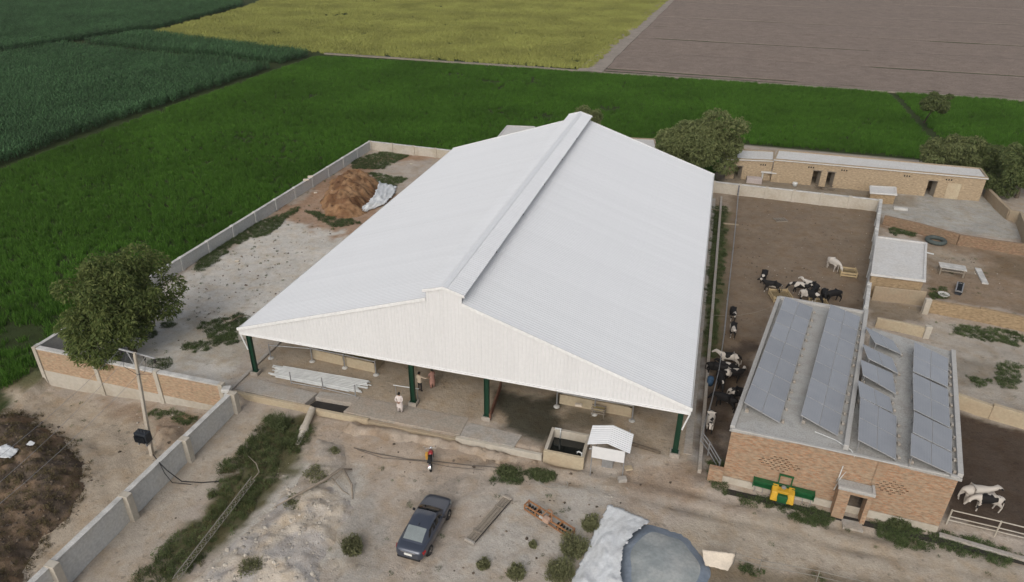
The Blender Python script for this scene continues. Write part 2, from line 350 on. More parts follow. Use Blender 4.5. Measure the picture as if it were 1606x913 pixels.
# wheel ruts on the two tracks
def rut(px, half=.72, depth=.05):
    pts = [PG(*p) for p in px]
    for i in range(len(pts) - 1):
        a, b = pts[i], pts[i + 1]; ex, ey = b.x - a.x, b.y - a.y; ln = math.hypot(ex, ey)
        t = np.clip(((GX - a.x) * ex + (GY - a.y) * ey) / ln ** 2, 0, 1)
        d = ((GX - a.x) * ey - (GY - a.y) * ex) / ln; on = (np.hypot(GX - a.x - t * ex, GY - a.y - t * ey) < 2.0)
        m = np.exp(-((np.abs(d) - half) / .22) ** 2) * on * (.5 + vnoise(GX * .8, GY * .8, 77))
        GZ[:] = GZ - m * depth * 1.6; COL[:] = COL * (1 - .14 * np.clip(m, 0, 1)[..., None])
rut([(1606, 900), (1350, 850), (1100, 790), (900, 745), (760, 735)]); rut([(648, 905), (690, 780), (770, 735)], .7); rut([(205, 800), (170, 690), (60, 640)], .8)
ny, nx = GX.shape
vv = np.stack([GX.ravel(), GY.ravel(), GZ.ravel()], 1)
ii = np.arange(ny * nx).reshape(ny, nx); ff = np.stack([ii[:-1, :-1].ravel(), ii[:-1, 1:].ravel(), ii[1:, 1:].ravel(), ii[1:, :-1].ravel()], 1)
def fast_mesh(name, v, f, mats=None):
    me = bpy.data.meshes.new(name); me.vertices.add(len(v)); me.vertices.foreach_set('co', np.asarray(v, np.float32).ravel())
    k = f.shape[1]; me.loops.add(f.size); me.loops.foreach_set('vertex_index', f.astype(np.int32).ravel())
    me.polygons.add(len(f)); me.polygons.foreach_set('loop_start', np.arange(0, f.size, k, dtype=np.int32)); me.polygons.foreach_set('loop_total', np.full(len(f), k, np.int32))
    me.update(calc_edges=True)
    for m in ([mats] if mats and not isinstance(mats, (list, tuple)) else mats or []): me.materials.append(m)
    return me
def set_col(me, col, name='soil'):
    a = me.color_attributes.new(name, 'FLOAT_COLOR', 'POINT'); c = np.ones((len(col), 4), np.float32); c[:, :3] = col; a.data.foreach_set('color', c.ravel())
def soilmat(name, attr=True, col=(.3, .25, .2), bump=.02):
    m, t, b, N, L = nodes(name)
    geo = N('ShaderNodeNewGeometry'); pos = geo.outputs['Position']
    def noise(s, d=5, r=.55):
        n = N('ShaderNodeTexNoise'); n.inputs['Scale'].default_value = s; n.inputs['Detail'].default_value = d; n.inputs['Roughness'].default_value = r; L(pos, n.inputs['Vector']); return n.outputs['Fac']
    def rg(v, a, c, lo, hi):
        r = N('ShaderNodeMapRange'); r.inputs['From Min'].default_value = a; r.inputs['From Max'].default_value = c; r.inputs['To Min'].default_value = lo; r.inputs['To Max'].default_value = hi; L(v, r.inputs['Value']); return r.outputs[0]
    def mul(x, y):
        k = N('ShaderNodeMath'); k.operation = 'MULTIPLY'; L(x, k.inputs[0]); L(y, k.inputs[1]); return k.outputs[0]
    big = rg(noise(.35, 6, .6), .3, .7, .87, 1.13); mid = rg(noise(1.9, 6, .65), .3, .7, .90, 1.10); fine = rg(noise(11, 4), .3, .7, .88, 1.1)
    spots = rg(noise(2.6, 3, .5), .62, .72, 1.0, .70)           # trodden damp spots and droppings
    peb = N('ShaderNodeTexVoronoi'); peb.inputs['Scale'].default_value = 3.5; L(pos, peb.inputs['Vector']); pv = rg(peb.outputs['Distance'], .05, .11, 1.25, 1.0)
    f = mul(mul(mul(big, mid), mul(fine, spots)), pv)
    vm = N('ShaderNodeVectorMath'); vm.operation = 'SCALE'; L(f, vm.inputs['Scale'])
    if attr:
        at = N('ShaderNodeAttribute'); at.attribute_name = 'soil'; src = at.outputs['Color']
        mx = N('ShaderNodeMix'); mx.data_type = 'RGBA'; mx.blend_type = 'MULTIPLY'; L(src, mx.inputs[6]); mx.inputs[7].default_value = (.92, .85, .76, 1); L(rg(noise(.8, 5, .6), .45, .68, 0, 1), mx.inputs[0]); src = mx.outputs[2]
        L(src, vm.inputs[0])
    else: vm.inputs[0].default_value = col
    L(vm.outputs[0], b.inputs['Base Color']); b.inputs['Roughness'].default_value = .95; b.inputs['Specular IOR Level'].default_value = .1
    ad = N('ShaderNodeMath'); ad.operation = 'ADD'; L(noise(3, 6, .65), ad.inputs[0]); n9 = noise(14, 4); L(mul(n9, rg(n9, 0, 1, .4, .4)), ad.inputs[1])
    bp = N('ShaderNodeBump'); bp.inputs['Distance'].default_value = bump * 4; L(ad.outputs[0], bp.inputs['Height']); L(bp.outputs[0], b.inputs['Normal'])
    return m
M['soil'] = soilmat('trodden_soil')
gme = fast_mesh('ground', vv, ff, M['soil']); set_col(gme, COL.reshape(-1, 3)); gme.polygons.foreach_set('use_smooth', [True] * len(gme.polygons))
struct(link('ground', gme), 'bare trodden earth of the farmyards')
# ================================================================== SCATTER (uncountable vegetation and rubble)
def proto_collection(name, meshes):
    c = bpy.data.collections.new(name)
    for i, me in enumerate(meshes): c.objects.link(bpy.data.objects.new(name, me))
    return c
def scatter(name, pts, scl, coll, label, cat, tilt=.15, parent=None, rz=None):
    me = bpy.data.meshes.new(name); me.vertices.add(len(pts)); me.vertices.foreach_set('co', np.asarray(pts, np.float32).ravel())
    a = me.attributes.new('scl', 'FLOAT', 'POINT'); a.data.foreach_set('value', np.asarray(scl, np.float32))
    n = len(pts); rot = np.stack([rng.uniform(-tilt, tilt, n), rng.uniform(-tilt, tilt, n), rng.uniform(0, 2 * PI, n) if rz is None else rz + rng.choice([0, PI], n) + rng.normal(0, .12, n)], 1)
    a = me.attributes.new('rot', 'FLOAT_VECTOR', 'POINT'); a.data.foreach_set('vector', rot.astype(np.float32).ravel())
    o = link(name, me, parent)
    ng = bpy.data.node_groups.new(name, 'GeometryNodeTree'); ng.interface.new_socket('Geometry', in_out='INPUT', socket_type='NodeSocketGeometry'); ng.interface.new_socket('Geometry', in_out='OUTPUT', socket_type='NodeSocketGeometry')
    N = ng.nodes.new; L = ng.links.new; gi = N('NodeGroupInput'); go = N('NodeGroupOutput'); ip = N('GeometryNodeInstanceOnPoints')
    ci = N('GeometryNodeCollectionInfo'); ci.inputs['Collection'].default_value = coll; ci.inputs['Separate Children'].default_value = True; ci.inputs['Reset Children'].default_value = True
    ra = N('GeometryNodeInputNamedAttribute'); ra.data_type = 'FLOAT_VECTOR'; ra.inputs['Name'].default_value = 'rot'
    sa = N('GeometryNodeInputNamedAttribute'); sa.data_type = 'FLOAT'; sa.inputs['Name'].default_value = 'scl'
    er = N('FunctionNodeEulerToRotation'); L(ra.outputs['Attribute'], er.inputs[0])
    L(gi.outputs[0], ip.inputs['Points']); L(ci.outputs[0], ip.inputs['Instance']); ip.inputs['Pick Instance'].default_value = True
    L(er.outputs[0], ip.inputs['Rotation']); L(sa.outputs['Attribute'], ip.inputs['Scale']); L(ip.outputs[0], go.inputs[0])
    md = o.modifiers.new('scatter', 'NODES'); md.node_group = ng
    if label: tag(o, label, cat)
    o['kind'] = 'stuff'
    return o
def blade_tuft(name, m, n, h, spread, width, lean, seed, seg=2):
    r = random.Random(seed); v = []; f = []
    for i in range(n):
        a = r.uniform(0, 2 * PI); d = spread * math.sqrt(r.random()); bx, by = d * math.cos(a), d * math.sin(a)
        b = r.uniform(0, 2 * PI); hh = h * r.uniform(.6, 1.15); ln = lean * r.uniform(.3, 1.3) * hh; wd = width * r.uniform(.7, 1.2); s = r.uniform(0, 2 * PI)
        cx, cy = math.cos(s) * wd / 2, math.sin(s) * wd / 2; k = len(v)
        mx, my = bx + math.cos(b) * ln * .35, by + math.sin(b) * ln * .35; tx, ty = bx + math.cos(b) * ln, by + math.sin(b) * ln
        v += [(bx - cx, by - cy, -.05), (bx + cx, by + cy, -.05), (mx + cx, my + cy, hh * .62), (mx - cx, my - cy, hh * .62), (tx, ty, hh)]
        f += [(k, k + 1, k + 2, k + 3), (k + 3, k + 2, k + 4)]
    me = bpy.data.meshes.new(name); me.from_pydata(v, [], f); me.materials.append(m); return me
def leaf_tuft(name, m, n, h, spread, size, seed):
    """low broad-leaved weed: small leaves at all heights"""
    r = random.Random(seed); v = []; f = []
    for i in range(n):
        a = r.uniform(0, 2 * PI); d = spread * math.sqrt(r.random()); z = h * r.random() * (1.1 - .5 * d / spread); x, y = d * math.cos(a), d * math.sin(a); s = size * r.uniform(.6, 1.3); b = r.uniform(0, 2 * PI); e = r.uniform(-.5, .6); ux, uy, uz = math.cos(b) * s, math.sin(b) * s, e * s; wx, wy = -math.sin(b) * s * .4, math.cos(b) * s * .4; k = len(v)
        v += [(x - ux, y - uy, z - uz), (x + wx, y + wy, z + .1 * s), (x + ux, y + uy, z + uz), (x - wx, y - wy, z)]; f.append((k, k + 1, k + 2, k + 3))
    me = bpy.data.meshes.new(name); me.from_pydata(v, [], f); me.materials.append(m); return me
def corn_clump(name, m, seed):
    """four maize plants of one row, with arching leaves"""
    r = random.Random(seed); v = []; f = []
    for i in range(4):
        x0 = (i - 1.5) * .32 + r.uniform(-.06, .06); y0 = r.uniform(-.08, .08); H = r.uniform(1.6, 2.15)
        k = len(v); v += [(x0 - .02, y0, -.1), (x0 + .02, y0, -.1), (x0, y0 + .01, H)]; f += [(k, k + 1, k + 2)]
        for j in range(9):
            z = H * (.25 + .085 * j); a = r.uniform(0, 2 * PI); ln = r.uniform(.45, .75); dx, dy = math.cos(a), math.sin(a); wx, wy = -dy * .05, dx * .05; k = len(v)
            for q, (t, u) in enumerate(((0, 0), (.45, .22), (1, -.02))):
                ww = (1, 1.1, .15)[q]; v += [(x0 + dx * ln * t - wx * ww, y0 + dy * ln * t - wy * ww, z + u), (x0 + dx * ln * t + wx * ww, y0 + dy * ln * t + wy * ww, z + u)]
            f += [(k, k + 1, k + 3, k + 2), (k + 2, k + 3, k + 5, k + 4)]
    me = bpy.data.meshes.new(name); me.from_pydata(v, [], f); me.materials.append(m); return me
def fill_poly(poly, dens, wob=0.0, seed=1):
    xs = [p[0] for p in poly]; ys = [p[1] for p in poly]; x0, x1, y0, y1 = min(xs), max(xs), min(ys), max(ys)
    n = int((x1 - x0) * (y1 - y0) * dens); X = rng.uniform(x0, x1, n); Y = rng.uniform(y0, y1, n)
    sd = poly_sd(poly, X, Y) + (fbm(X * .7, Y * .7, seed, 3) - .43) * 2 * wob + (fbm(X * 2.2, Y * 2.2, seed + 3, 2) - .37) * wob
    k = sd < 0; return X[k], Y[k], sd[k]
M['rice'] = leafmat('rice_leaf', (.050, .132, .014), (.086, .185, .024), .25, .3)
M['ripe'] = leafmat('ripe_rice', (.295, .305, .085), (.35, .355, .105), .09, .25)
M['corn'] = leafmat('maize_leaf', (.036, .092, .034), (.072, .140, .060), .3, .25)
M['weed'] = leafmat('weed_leaf', (.058, .086, .030), (.098, .125, .052), .35, .2)
M['lush'] = leafmat('ditch_leaf', (.065, .09, .034), (.115, .135, .055), .45, .2)
M['drygrass'] = leafmat('dry_grass', (.16, .15, .065), (.10, .12, .04), .3, .2)
M['drydark'] = leafmat('withered_leaf', (.10, .075, .04), (.13, .11, .055), .3, .2)
M['cropfloor'] = mat('crop_floor', (.03, .05, .012), .95, .2, .5)
C_rice = proto_collection('rice_tuft', [blade_tuft('rice_tuft', M['rice'], 26, .62, .34, .035, .45, s) for s in range(4)])
C_ripe = proto_collection('ripe_tuft', [blade_tuft('ripe_tuft', M['ripe'], 26, .75, .62, .09, .5, 20 + s) for s in range(4)])
C_corn = proto_collection('maize_clump', [corn_clump('maize_clump', M['corn'], 40 + s) for s in range(5)])
C_weed = proto_collection('weed_tuft', [blade_tuft('weed_tuft', M['weed'], 22, .2, .2, .025, .9, 60 + s) for s in range(2)] + [leaf_tuft('weed_tuft', M['weed'], 30, .16, .22, .05, 65 + s) for s in range(3)])
C_lush = proto_collection('lush_tuft', [blade_tuft('lush_tuft', M['lush'], 26, .42, .24, .03, .7, 80 + s) for s in range(2)] + [leaf_tuft('lush_tuft', M['lush'], 44, .4, .28, .06, 85 + s) for s in range(4)] + [blade_tuft('lush_tuft', M['drygrass'], 24, .36, .22, .022, .7, 90), leaf_tuft('lush_tuft', M['drydark'], 40, .3, .26, .05, 92)])
# field outlines (world metres)
F = lambda px, py: tuple(P(px, py, -.4)[:2])
rice = [(-91.5, 20), (-91.8, 153), (-60, 155.2), (0, 156.5), (40, 157), (90, 157.6), (90, 90), (40, 90), (40, 112.5), (2, 112.5), (2, 91), (-47.5, 91), (-47.5, 36), (-52, 20)]
X, Y, sd = fill_poly(rice, 5.2, .25, 3)
a, b = P(1395, 143, -.9), P(1470, 222, -.9)   # narrow ditch between two paddies
ex, ey = b.x - a.x, b.y - a.y; dd = np.abs((X - a.x) * ey - (Y - a.y) * ex) / math.hypot(ex, ey)
vis = (fbm(X * .11, Y * .11, 61, 4) + .18 * rng.random(len(X)) < .80) & (X > -98) & ~((dd < .9) & (Y > b.y - 8)) & (Y + X * .0 > 24)
hgt = .85 + .35 * fbm(X * .12, Y * .12, 12, 3)
k = vis; scatter('rice_crop', np.stack([X[k], Y[k], zg(X[k], Y[k]) - .05], 1), hgt[k], C_rice, 'bright green young rice growing in the paddies round the farm', 'rice crop')
ripe = [(-152, 168.5), (-92.5, 158.2), (-27.5, 159.2), (-21, 330), (-190, 330), (-160, 222)]
X, Y, sd = fill_poly(ripe, 1.7, .3, 4)
keep = (np.abs(((Y + .02 * X) % 31) - 4) > .55) & (fbm(X * .16, Y * .16, 55, 3) < .68); X, Y = X[keep], Y[keep]
scatter('ripe_rice_crop', np.stack([X, Y, zg(X, Y) - .05], 1), .9 + .3 * fbm(X * .05, Y * .25, 15, 3), C_ripe, 'yellow ripening rice in the field beyond the green paddy', 'rice crop')
corn = [(-94, 20), (-94, 154), (-153, 166), (-163, 228), (-230, 300), (-330, 300), (-330, 120), (-200, 20)]
us = np.arange(-330, -93, .8); vs_ = np.arange(20, 300, 1.25)
A, B = np.meshgrid(us, vs_); X = A.ravel() + rng.normal(0, .07, A.size); Y = B.ravel() + rng.normal(0, .12, A.size)
sd = poly_sd(corn, X, Y)
def seg_d(a, b):
    ex, ey = b[0] - a[0], b[1] - a[1]; t = np.clip(((X - a[0]) * ex + (Y - a[1]) * ey) / (ex * ex + ey * ey), 0, 1); return np.hypot(X - a[0] - t * ex, Y - a[1] - t * ey)
g1 = seg_d(F(-60, 92), F(105, 68)); g2 = seg_d(F(105, 68), F(235, 47)); g3 = seg_d(F(95, 68), F(420, 100))
k = (sd < 0) & (g1 > 3.2) & (g2 > 3.0) & (g3 > 2.4)
# keep what the lens can see plus a margin
az_ = np.degrees(np.arctan2(X, Y)); k &= (az_ > -60) & (np.hypot(X, Y) < 330)
scatter('maize_crop', np.stack([X[k], Y[k], zg(X[k], Y[k]) - .1], 1), .8 + .4 * fbm(X[k] * .15, Y[k] * .15, 19, 3), C_corn, 'dark green maize standing in the upper left field', 'maize crop', tilt=.08, rz=PI / 2)
# green verge along the maize and earth bund behind the paddies
# ploughed field: real furrow ridges
fx = np.concatenate([np.linspace(-26, 130, 80), [200, 400]]); fy = np.arange(159.6, 420, .42)
A, B = np.meshgrid(fx, fy); ridge = np.sin(B * 2 * PI / 1.7 + 1.2 * fbm(A * .03, B * .0, 3, 2)); Z = -.78 + .15 * ridge + .12 * (fbm(A * .3, B * .6, 21, 3) - .43)
lines = np.abs(((B - 159 + .01 * A) % 23) - 3) < .7; Z = Z - .22 * lines
ii = np.arange(A.size).reshape(A.shape); q = np.stack([ii[:-1, :-1].ravel(), ii[:-1, 1:].ravel(), ii[1:, 1:].ravel(), ii[1:, :-1].ravel()], 1)
M['plough'] = soilmat('ploughed_soil', False, (.185, .15, .128), .03)
struct(link('ploughed_field', fast_mesh('ploughed_field', np.stack([A.ravel(), B.ravel(), Z.ravel()], 1), q, M['plough'])), 'brown ploughed field with fine furrows')
# dusty track between yellow field and ploughed field, bund along the green paddy
def strip(name, pts, wd, z, m_, label):
    b = MB(); L_ = []; R_ = []
    for i, p in enumerate(pts):
        a = Vector(pts[max(i - 1, 0)]); c = Vector(pts[min(i + 1, len(pts) - 1)]); d = (c - a).normalized(); n = Vector((-d.y, d.x)); j = 1 + .25 * (vnoise(p[0] * .3, p[1] * .3, 4) - .5)
        L_.append((p[0] + n.x * wd / 2 * j, p[1] + n.y * wd / 2 * j, z)); R_.append((p[0] - n.x * wd / 2 * j, p[1] - n.y * wd / 2 * j, z))
    n = len(pts); top = [(v[0], v[1], v[2]) for v in L_ + R_]; b.add(top, [(i, n + i, n + i + 1, i + 1) for i in range(n - 1)])
    b.add([(v[0], v[1], v[2] - .4) for v in L_] + L_, [(i, n + i, n + i + 1, i + 1) for i in range(n - 1)]); b.add(R_ + [(v[0], v[1], v[2] - .4) for v in R_], [(i, n + i, n + i + 1, i + 1) for i in range(n - 1)])
    return struct(b.build(name, m_), label)
M['track'] = soilmat('dusty_track', False, (.27, .235, .20), .02); M['bund'] = soilmat('earth_bund', False, (.24, .21, .17), .02)
strip('track', [(-26.8 + (y - 158) * .03, y) for y in np.arange(157, 420, 6.0)], 5.5, -.62, M['track'], 'dusty track beside the yellow field')
strip('bund', [(x, 157.9 + .004 * x + .5 * (vnoise(x * .1, 0, 8) - .5)) for x in np.arange(-92, 200, 4.0)], 1.0, -.66, M['bund'], 'pale earth bund behind the green paddy')
# weeds: polygons in the picture, grown on the terrain
WX = []; WY = []; WS = []
def weeds(px, dens=38, wob=.8, s=.8, store=None):
    X, Y, sd = fill_poly(wpoly(px), dens, wob, random.randint(1, 99)); store = store or (WX, WY, WS)
    store[0].append(X); store[1].append(Y); store[2].append(s * (.6 + .8 * rng.random(len(X))))
for px in ([(415, 345), (470, 325), (430, 365), (370, 385), (320, 425), (300, 425), (330, 390)], [(550, 252), (600, 238), (640, 245), (600, 265), (555, 265)], [(575, 270), (640, 280), (610, 300)], [(480, 330), (545, 345), (570, 350), (520, 362)],
           [(310, 505), (375, 490), (395, 500), (360, 535), (330, 545)], [(292, 538), (335, 535), (330, 552), (295, 552)], [(215, 520), (245, 512), (240, 530), (215, 532)], [(235, 566), (262, 562), (260, 580), (238, 582)], [(255, 505), (272, 502), (268, 515), (252, 518)],
           [(325, 540), (370, 520), (390, 535), (360, 545)], [(1118, 325), (1142, 325), (1128, 470), (1108, 480)], [(1112, 470), (1128, 470), (1118, 560), (1102, 560)], [(1100, 715), (1128, 730), (1140, 775), (1115, 760)], [(1120, 765), (1300, 805), (1300, 830), (1200, 800)],
           [(1250, 795), (1305, 810), (1290, 828), (1255, 815)], [(1360, 815), (1480, 835), (1606, 868), (1606, 885), (1500, 868), (1380, 850)], [(1370, 820), (1440, 830), (1420, 865), (1380, 850)], [(1395, 352), (1440, 360), (1440, 375), (1395, 365)], [(1452, 450), (1480, 450), (1490, 470), (1455, 472)],
           [(1490, 510), (1560, 515), (1606, 530), (1606, 550), (1560, 535), (1500, 525)], [(1560, 575), (1606, 565), (1606, 605), (1570, 610)], [(1515, 590), (1560, 600), (1555, 612), (1530, 608)], [(0, 590), (25, 575), (40, 590), (0, 605)], [(0, 570), (50, 545), (55, 560), (0, 590)],
           [(235, 640), (310, 650), (300, 668), (240, 655)], [(785, 728), (815, 735), (820, 755), (770, 755)], [(820, 738), (875, 745), (865, 758), (830, 750)], [(1160, 885), (1290, 905), (1290, 913), (1160, 900)]):
    weeds(px)
for px in ([(280, 300), (560, 240), (385, 540), (120, 590)], [(420, 700), (900, 750), (900, 913), (300, 913)], [(1120, 780), (1606, 870), (1606, 913), (1120, 860)], [(1390, 350), (1606, 390), (1606, 640), (1460, 520)], [(0, 600), (330, 660), (150, 850), (0, 640)]):
    weeds(px, .16, .3, .7)
weeds([(290, 300), (560, 240), (400, 520), (300, 520)], .5, 1.5, .6)
cat_ = lambda q: np.concatenate(q)
X, Y = cat_(WX), cat_(WY); scatter('weed_cover', np.stack([X, Y, zg(X, Y)], 1), cat_(WS), C_weed, 'low green weeds growing in patches over the yards', 'weeds')
LX, LY, LS = [], [], []
for px, s in (([(430, 655), (478, 650), (480, 690), (440, 730), (385, 815), (300, 900), (250, 940), (190, 940), (260, 845), (330, 790), (375, 700)], 1.0),):
    weeds(px, 26, 1.3, s, (LX, LY, LS))
X, Y = cat_(LX), cat_(LY); scatter('ditch_growth', np.stack([X, Y, zg(X, Y) - .02], 1), cat_(LS) * (.22 + .95 * fbm(X * .6, Y * .6, 41, 3)), C_lush, 'thick dark green growth filling the ditch beside the concrete wall', 'weeds')
# ================================================================== CATTLE SHED
SX0, SX1, SY0, SY1 = -30.5, 1.45, 35.95, 80.85; SXC = -14.53; EZ = 4.12; SLOPE = .333
shed = thing('cattle_shed', 'huge open cattle shed with white ribbed roof and raised ridge vent', 'shed', (SXC, SY0, 0))
def rib_profile(n_rib, pitch=.25, h=.014):
    p = []
    for i in range(n_rib):
        o = i * pitch; p += [(o, 0), (o + pitch - .10, 0), (o + pitch - .075, h), (o + pitch - .035, h)]
    p.append((n_rib * pitch, 0)); return p
prof = rib_profile(4)
def sheet_mesh(name, length, mt, over=.03):
    """roof sheet: local x down the slope, y across, ribs upwards"""
    b = MB(); n = len(prof); rows = [(0, 0), (length, 0)]
    for x, _ in rows: b.v += [(x, y - .5, z) for y, z in prof]
    b.f = [(i, i + 1, n + i + 1, n + i)[::-1] for i in range(n - 1)]; b.mi = [0] * len(b.f); return b.mesh(name, mt)
half = SX1 - SXC; vent = 1.22
run = half - vent + .35; Ls = run * math.hypot(1, SLOPE)
sheetm = sheet_mesh('roof_sheet', Ls, M['roof']); ventm = sheet_mesh('vent_sheet', 1.40 * math.hypot(1, .3), M['roof'])
ang = math.atan(SLOPE); nsh = 45
wsh = (SY1 - SY0) / nsh
for side in (1, -1):
    for i in range(nsh):
        y = SY0 + (i + .5) * wsh; zt = EZ + SLOPE * run
        o = link('roof_sheet', sheetm, shed, True)
        o.location = Vector((SXC + side * (half - run), y, zt + random.uniform(-.002, .002))) - Vector(shed.location)
        o.rotation_euler = (0, ang, 0 if side > 0 else PI) if side > 0 else Matrix(((-math.cos(ang), 0, 0), (0, -1, 0), (0, 0, 1))).to_euler()
        R3 = Matrix.Rotation(0 if side > 0 else PI, 3, 'Z') @ Matrix.Rotation(ang, 3, 'Y'); o.rotation_euler = R3.to_euler(); o.scale = (1, wsh * 1.004, 1)
        v = link('vent_sheet', ventm, shed, True); v.location = Vector((SXC, y, 10.03 + random.uniform(-.002, .002))) - Vector(shed.location)
        v.rotation_euler = (Matrix.Rotation(0 if side > 0 else PI, 3, 'Z') @ Matrix.Rotation(math.atan(.3), 3, 'Y')).to_euler(); v.scale = (1, wsh * 1.004, 1)
def roofz(x): return EZ + SLOPE * (half - abs(x - SXC))
# ridge cap, gutters, rake trims
m = MB(); m.hexa([(SXC - .25, SY0 - .04, 9.975), (SXC, SY0 - .04, 10.05), (SXC, SY1 + .04, 10.05), (SXC - .25, SY1 + .04, 9.975)], [(SXC - .25, SY0 - .04, 9.995), (SXC, SY0 - .04, 10.075), (SXC, SY1 + .04, 10.075), (SXC - .25, SY1 + .04, 9.995)])
m.hexa([(SXC, SY0 - .04, 10.05), (SXC + .25, SY0 - .04, 9.975), (SXC + .25, SY1 + .04, 9.975), (SXC, SY1 + .04, 10.05)], [(SXC, SY0 - .04, 10.075), (SXC + .25, SY0 - .04, 9.995), (SXC + .25, SY1 + .04, 9.995), (SXC, SY1 + .04, 10.075)])
m.build('ridge_cap', M['roof'], shed)
for s in (-1, 1):
    xe = SXC + s * (half + .02); m = MB()
    m.box((xe + s * .075, (SY0 + SY1) / 2, EZ - .12), (.02, SY1 - SY0 + .1, .16)); m.box((xe - s * .06, (SY0 + SY1) / 2, EZ - .12), (.02, SY1 - SY0 + .1, .16)); m.box((xe + s * .008, (SY0 + SY1) / 2, EZ - .2), (.115, SY1 - SY0 + .1, .02))
    m.build('gutter', M['trim'], shed)
    for yf, nm in ((SY0 - .06, 1), (SY1 + .06, 2)):
        x0, x1 = SXC + s * (half + .12), SXC + s * vent; q = MB(); d = .04
        q.hexa([(x0, yf - d, roofz(x0) - .16), (x1, yf - d, roofz(x1) - .16), (x1, yf + d, roofz(x1) - .16), (x0, yf + d, roofz(x0) - .16)], [(x0, yf - d, roofz(x0) + .07), (x1, yf - d, roofz(x1) + .07), (x1, yf + d, roofz(x1) + .07), (x0, yf + d, roofz(x0) + .07)])
        q.build('rake_trim', M['trim'], shed)
        q = MB(); x0, x1 = SXC + s * 1.42, SXC; zz = lambda x: 10.03 - .3 * abs(x - SXC)
        q.hexa([(x0, yf - d, zz(x0) - .13), (x1, yf - d, zz(x1) - .13), (x1, yf + d, zz(x1) - .13), (x0, yf + d, zz(x0) - .13)], [(x0, yf - d, zz(x0) + .065), (x1, yf - d, zz(x1) + .065), (x1, yf + d, zz(x1) + .065), (x0, yf + d, zz(x0) + .065)])
        q.build('vent_trim', M['trim'], shed)
    q = MB(); q.tube([(SXC + s * (half + .02), SY0 + .05, EZ - .2), (SXC + s * (half + .02), SY0 + .05, EZ - .5), (SXC + s * (half - .30), SY0 + .15, EZ - 1.9)], .055, 8); q.build('downpipe', M['trim'], shed)
# the two gables: vertical ribbed sheets cut to the roof line
def gable(yf, out):
    x = SXC - half
    for i in range(32):
        x0, x1 = SXC - half + i * half * 2 / 32, SXC - half + (i + 1) * half * 2 / 32; b = MB(); cols = []
        for u, z in rib_profile(4): cols.append((x0 + u * (x1 - x0), -out * z))
        for edge in ((vent - SXC) * -1, ): pass
        pts = []
        for (xx, dy) in cols: pts.append((xx, dy))
        brk = [SXC - vent, SXC + vent, SXC]
        for bx in brk:
            if x0 < bx < x1: pts += [(bx - 1e-4, 0), (bx + 1e-4, 0)]
        pts.sort()
        top = lambda xx: (10.0 - .3 * abs(xx - SXC)) if abs(xx - SXC) < vent else roofz(xx) - .02
        for xx, dy in pts: b.v += [(xx, yf + dy, 3.69), (xx, yf + dy, top(xx))]
        n = len(pts); b.f = [(2 * k, 2 * k + 2, 2 * k + 3, 2 * k + 1) for k in range(n - 1)]; b.mi = [0] * len(b.f)
        b.build('gable_sheet', M['gable'], shed)
    m = MB(); m.box((SXC, yf - out * .02, 3.66), (half * 2, .09, .10)); m.build('gable_bottom_trim', M['trim'], shed)
gable(SY0, 1); gable(SY1, -1)
# portal frames
def icol(b, x, y, z0, z1, d=.34, w_=.22):
    b.box((x - d / 2 + .015, y, (z0 + z1) / 2), (.03, w_, z1 - z0)); b.box((x + d / 2 - .015, y, (z0 + z1) / 2), (.03, w_, z1 - z0)); b.box((x, y, (z0 + z1) / 2), (d - .06, .03, z1 - z0))
rows = np.linspace(36.2, 80.5, 7)
for yi, y in enumerate(rows):
    for x in (-30.0, -17.25, -11.8, .94):
        b = MB(); zt = roofz(x) - .45; icol(b, x, y, .25, zt); c = b.build('column', M['green'], shed)
        b = MB(); b.box((x, y, .08), (.62, .62, .42)); b.build('footing', M['conc'], c, bevel=.02)
        b = MB(); b.box((x, y, .30), (.46, .36, .03)); b.build('base_plate', M['green'], c)
    for s in (-1, 1):
        b = MB(); x0, x1 = SXC + s * (half - .25), SXC + s * .05
        for dz in (-.18, -.48): b.hexa([(x0, y - .1, roofz(x0) + dz - .03), (x1, y - .1, roofz(x1) + dz - .03), (x1, y + .1, roofz(x1) + dz - .03), (x0, y + .1, roofz(x0) + dz - .03)], [(x0, y - .1, roofz(x0) + dz), (x1, y - .1, roofz(x1) + dz), (x1, y + .1, roofz(x1) + dz), (x0, y + .1, roofz(x0) + dz)])
        b.hexa([(x0, y - .012, roofz(x0) - .48), (x1, y - .012, roofz(x1) - .48), (x1, y + .012, roofz(x1) - .48), (x0, y + .012, roofz(x0) - .48)], [(x0, y - .012, roofz(x0) - .2), (x1, y - .012, roofz(x1) - .2), (x1, y + .012, roofz(x1) - .2), (x0, y + .012, roofz(x0) - .2)])
        b.build('rafter', M['green'], shed)
for s in (-1, 1):
    for k in range(9):
        x = SXC + s * (2.2 + k * 1.6); b = MB(); b.box((x, (SY0 + SY1) / 2, roofz(x) - .1), (.06, SY1 - SY0 - .2, .13)); b.build('purlin', M['steel'], shed)
    b = MB()
    for y in rows: b.box((SXC + s * 1.15, y, 9.3), (.06, .06, .75))
    b.build('vent_post', M['steel'], shed)
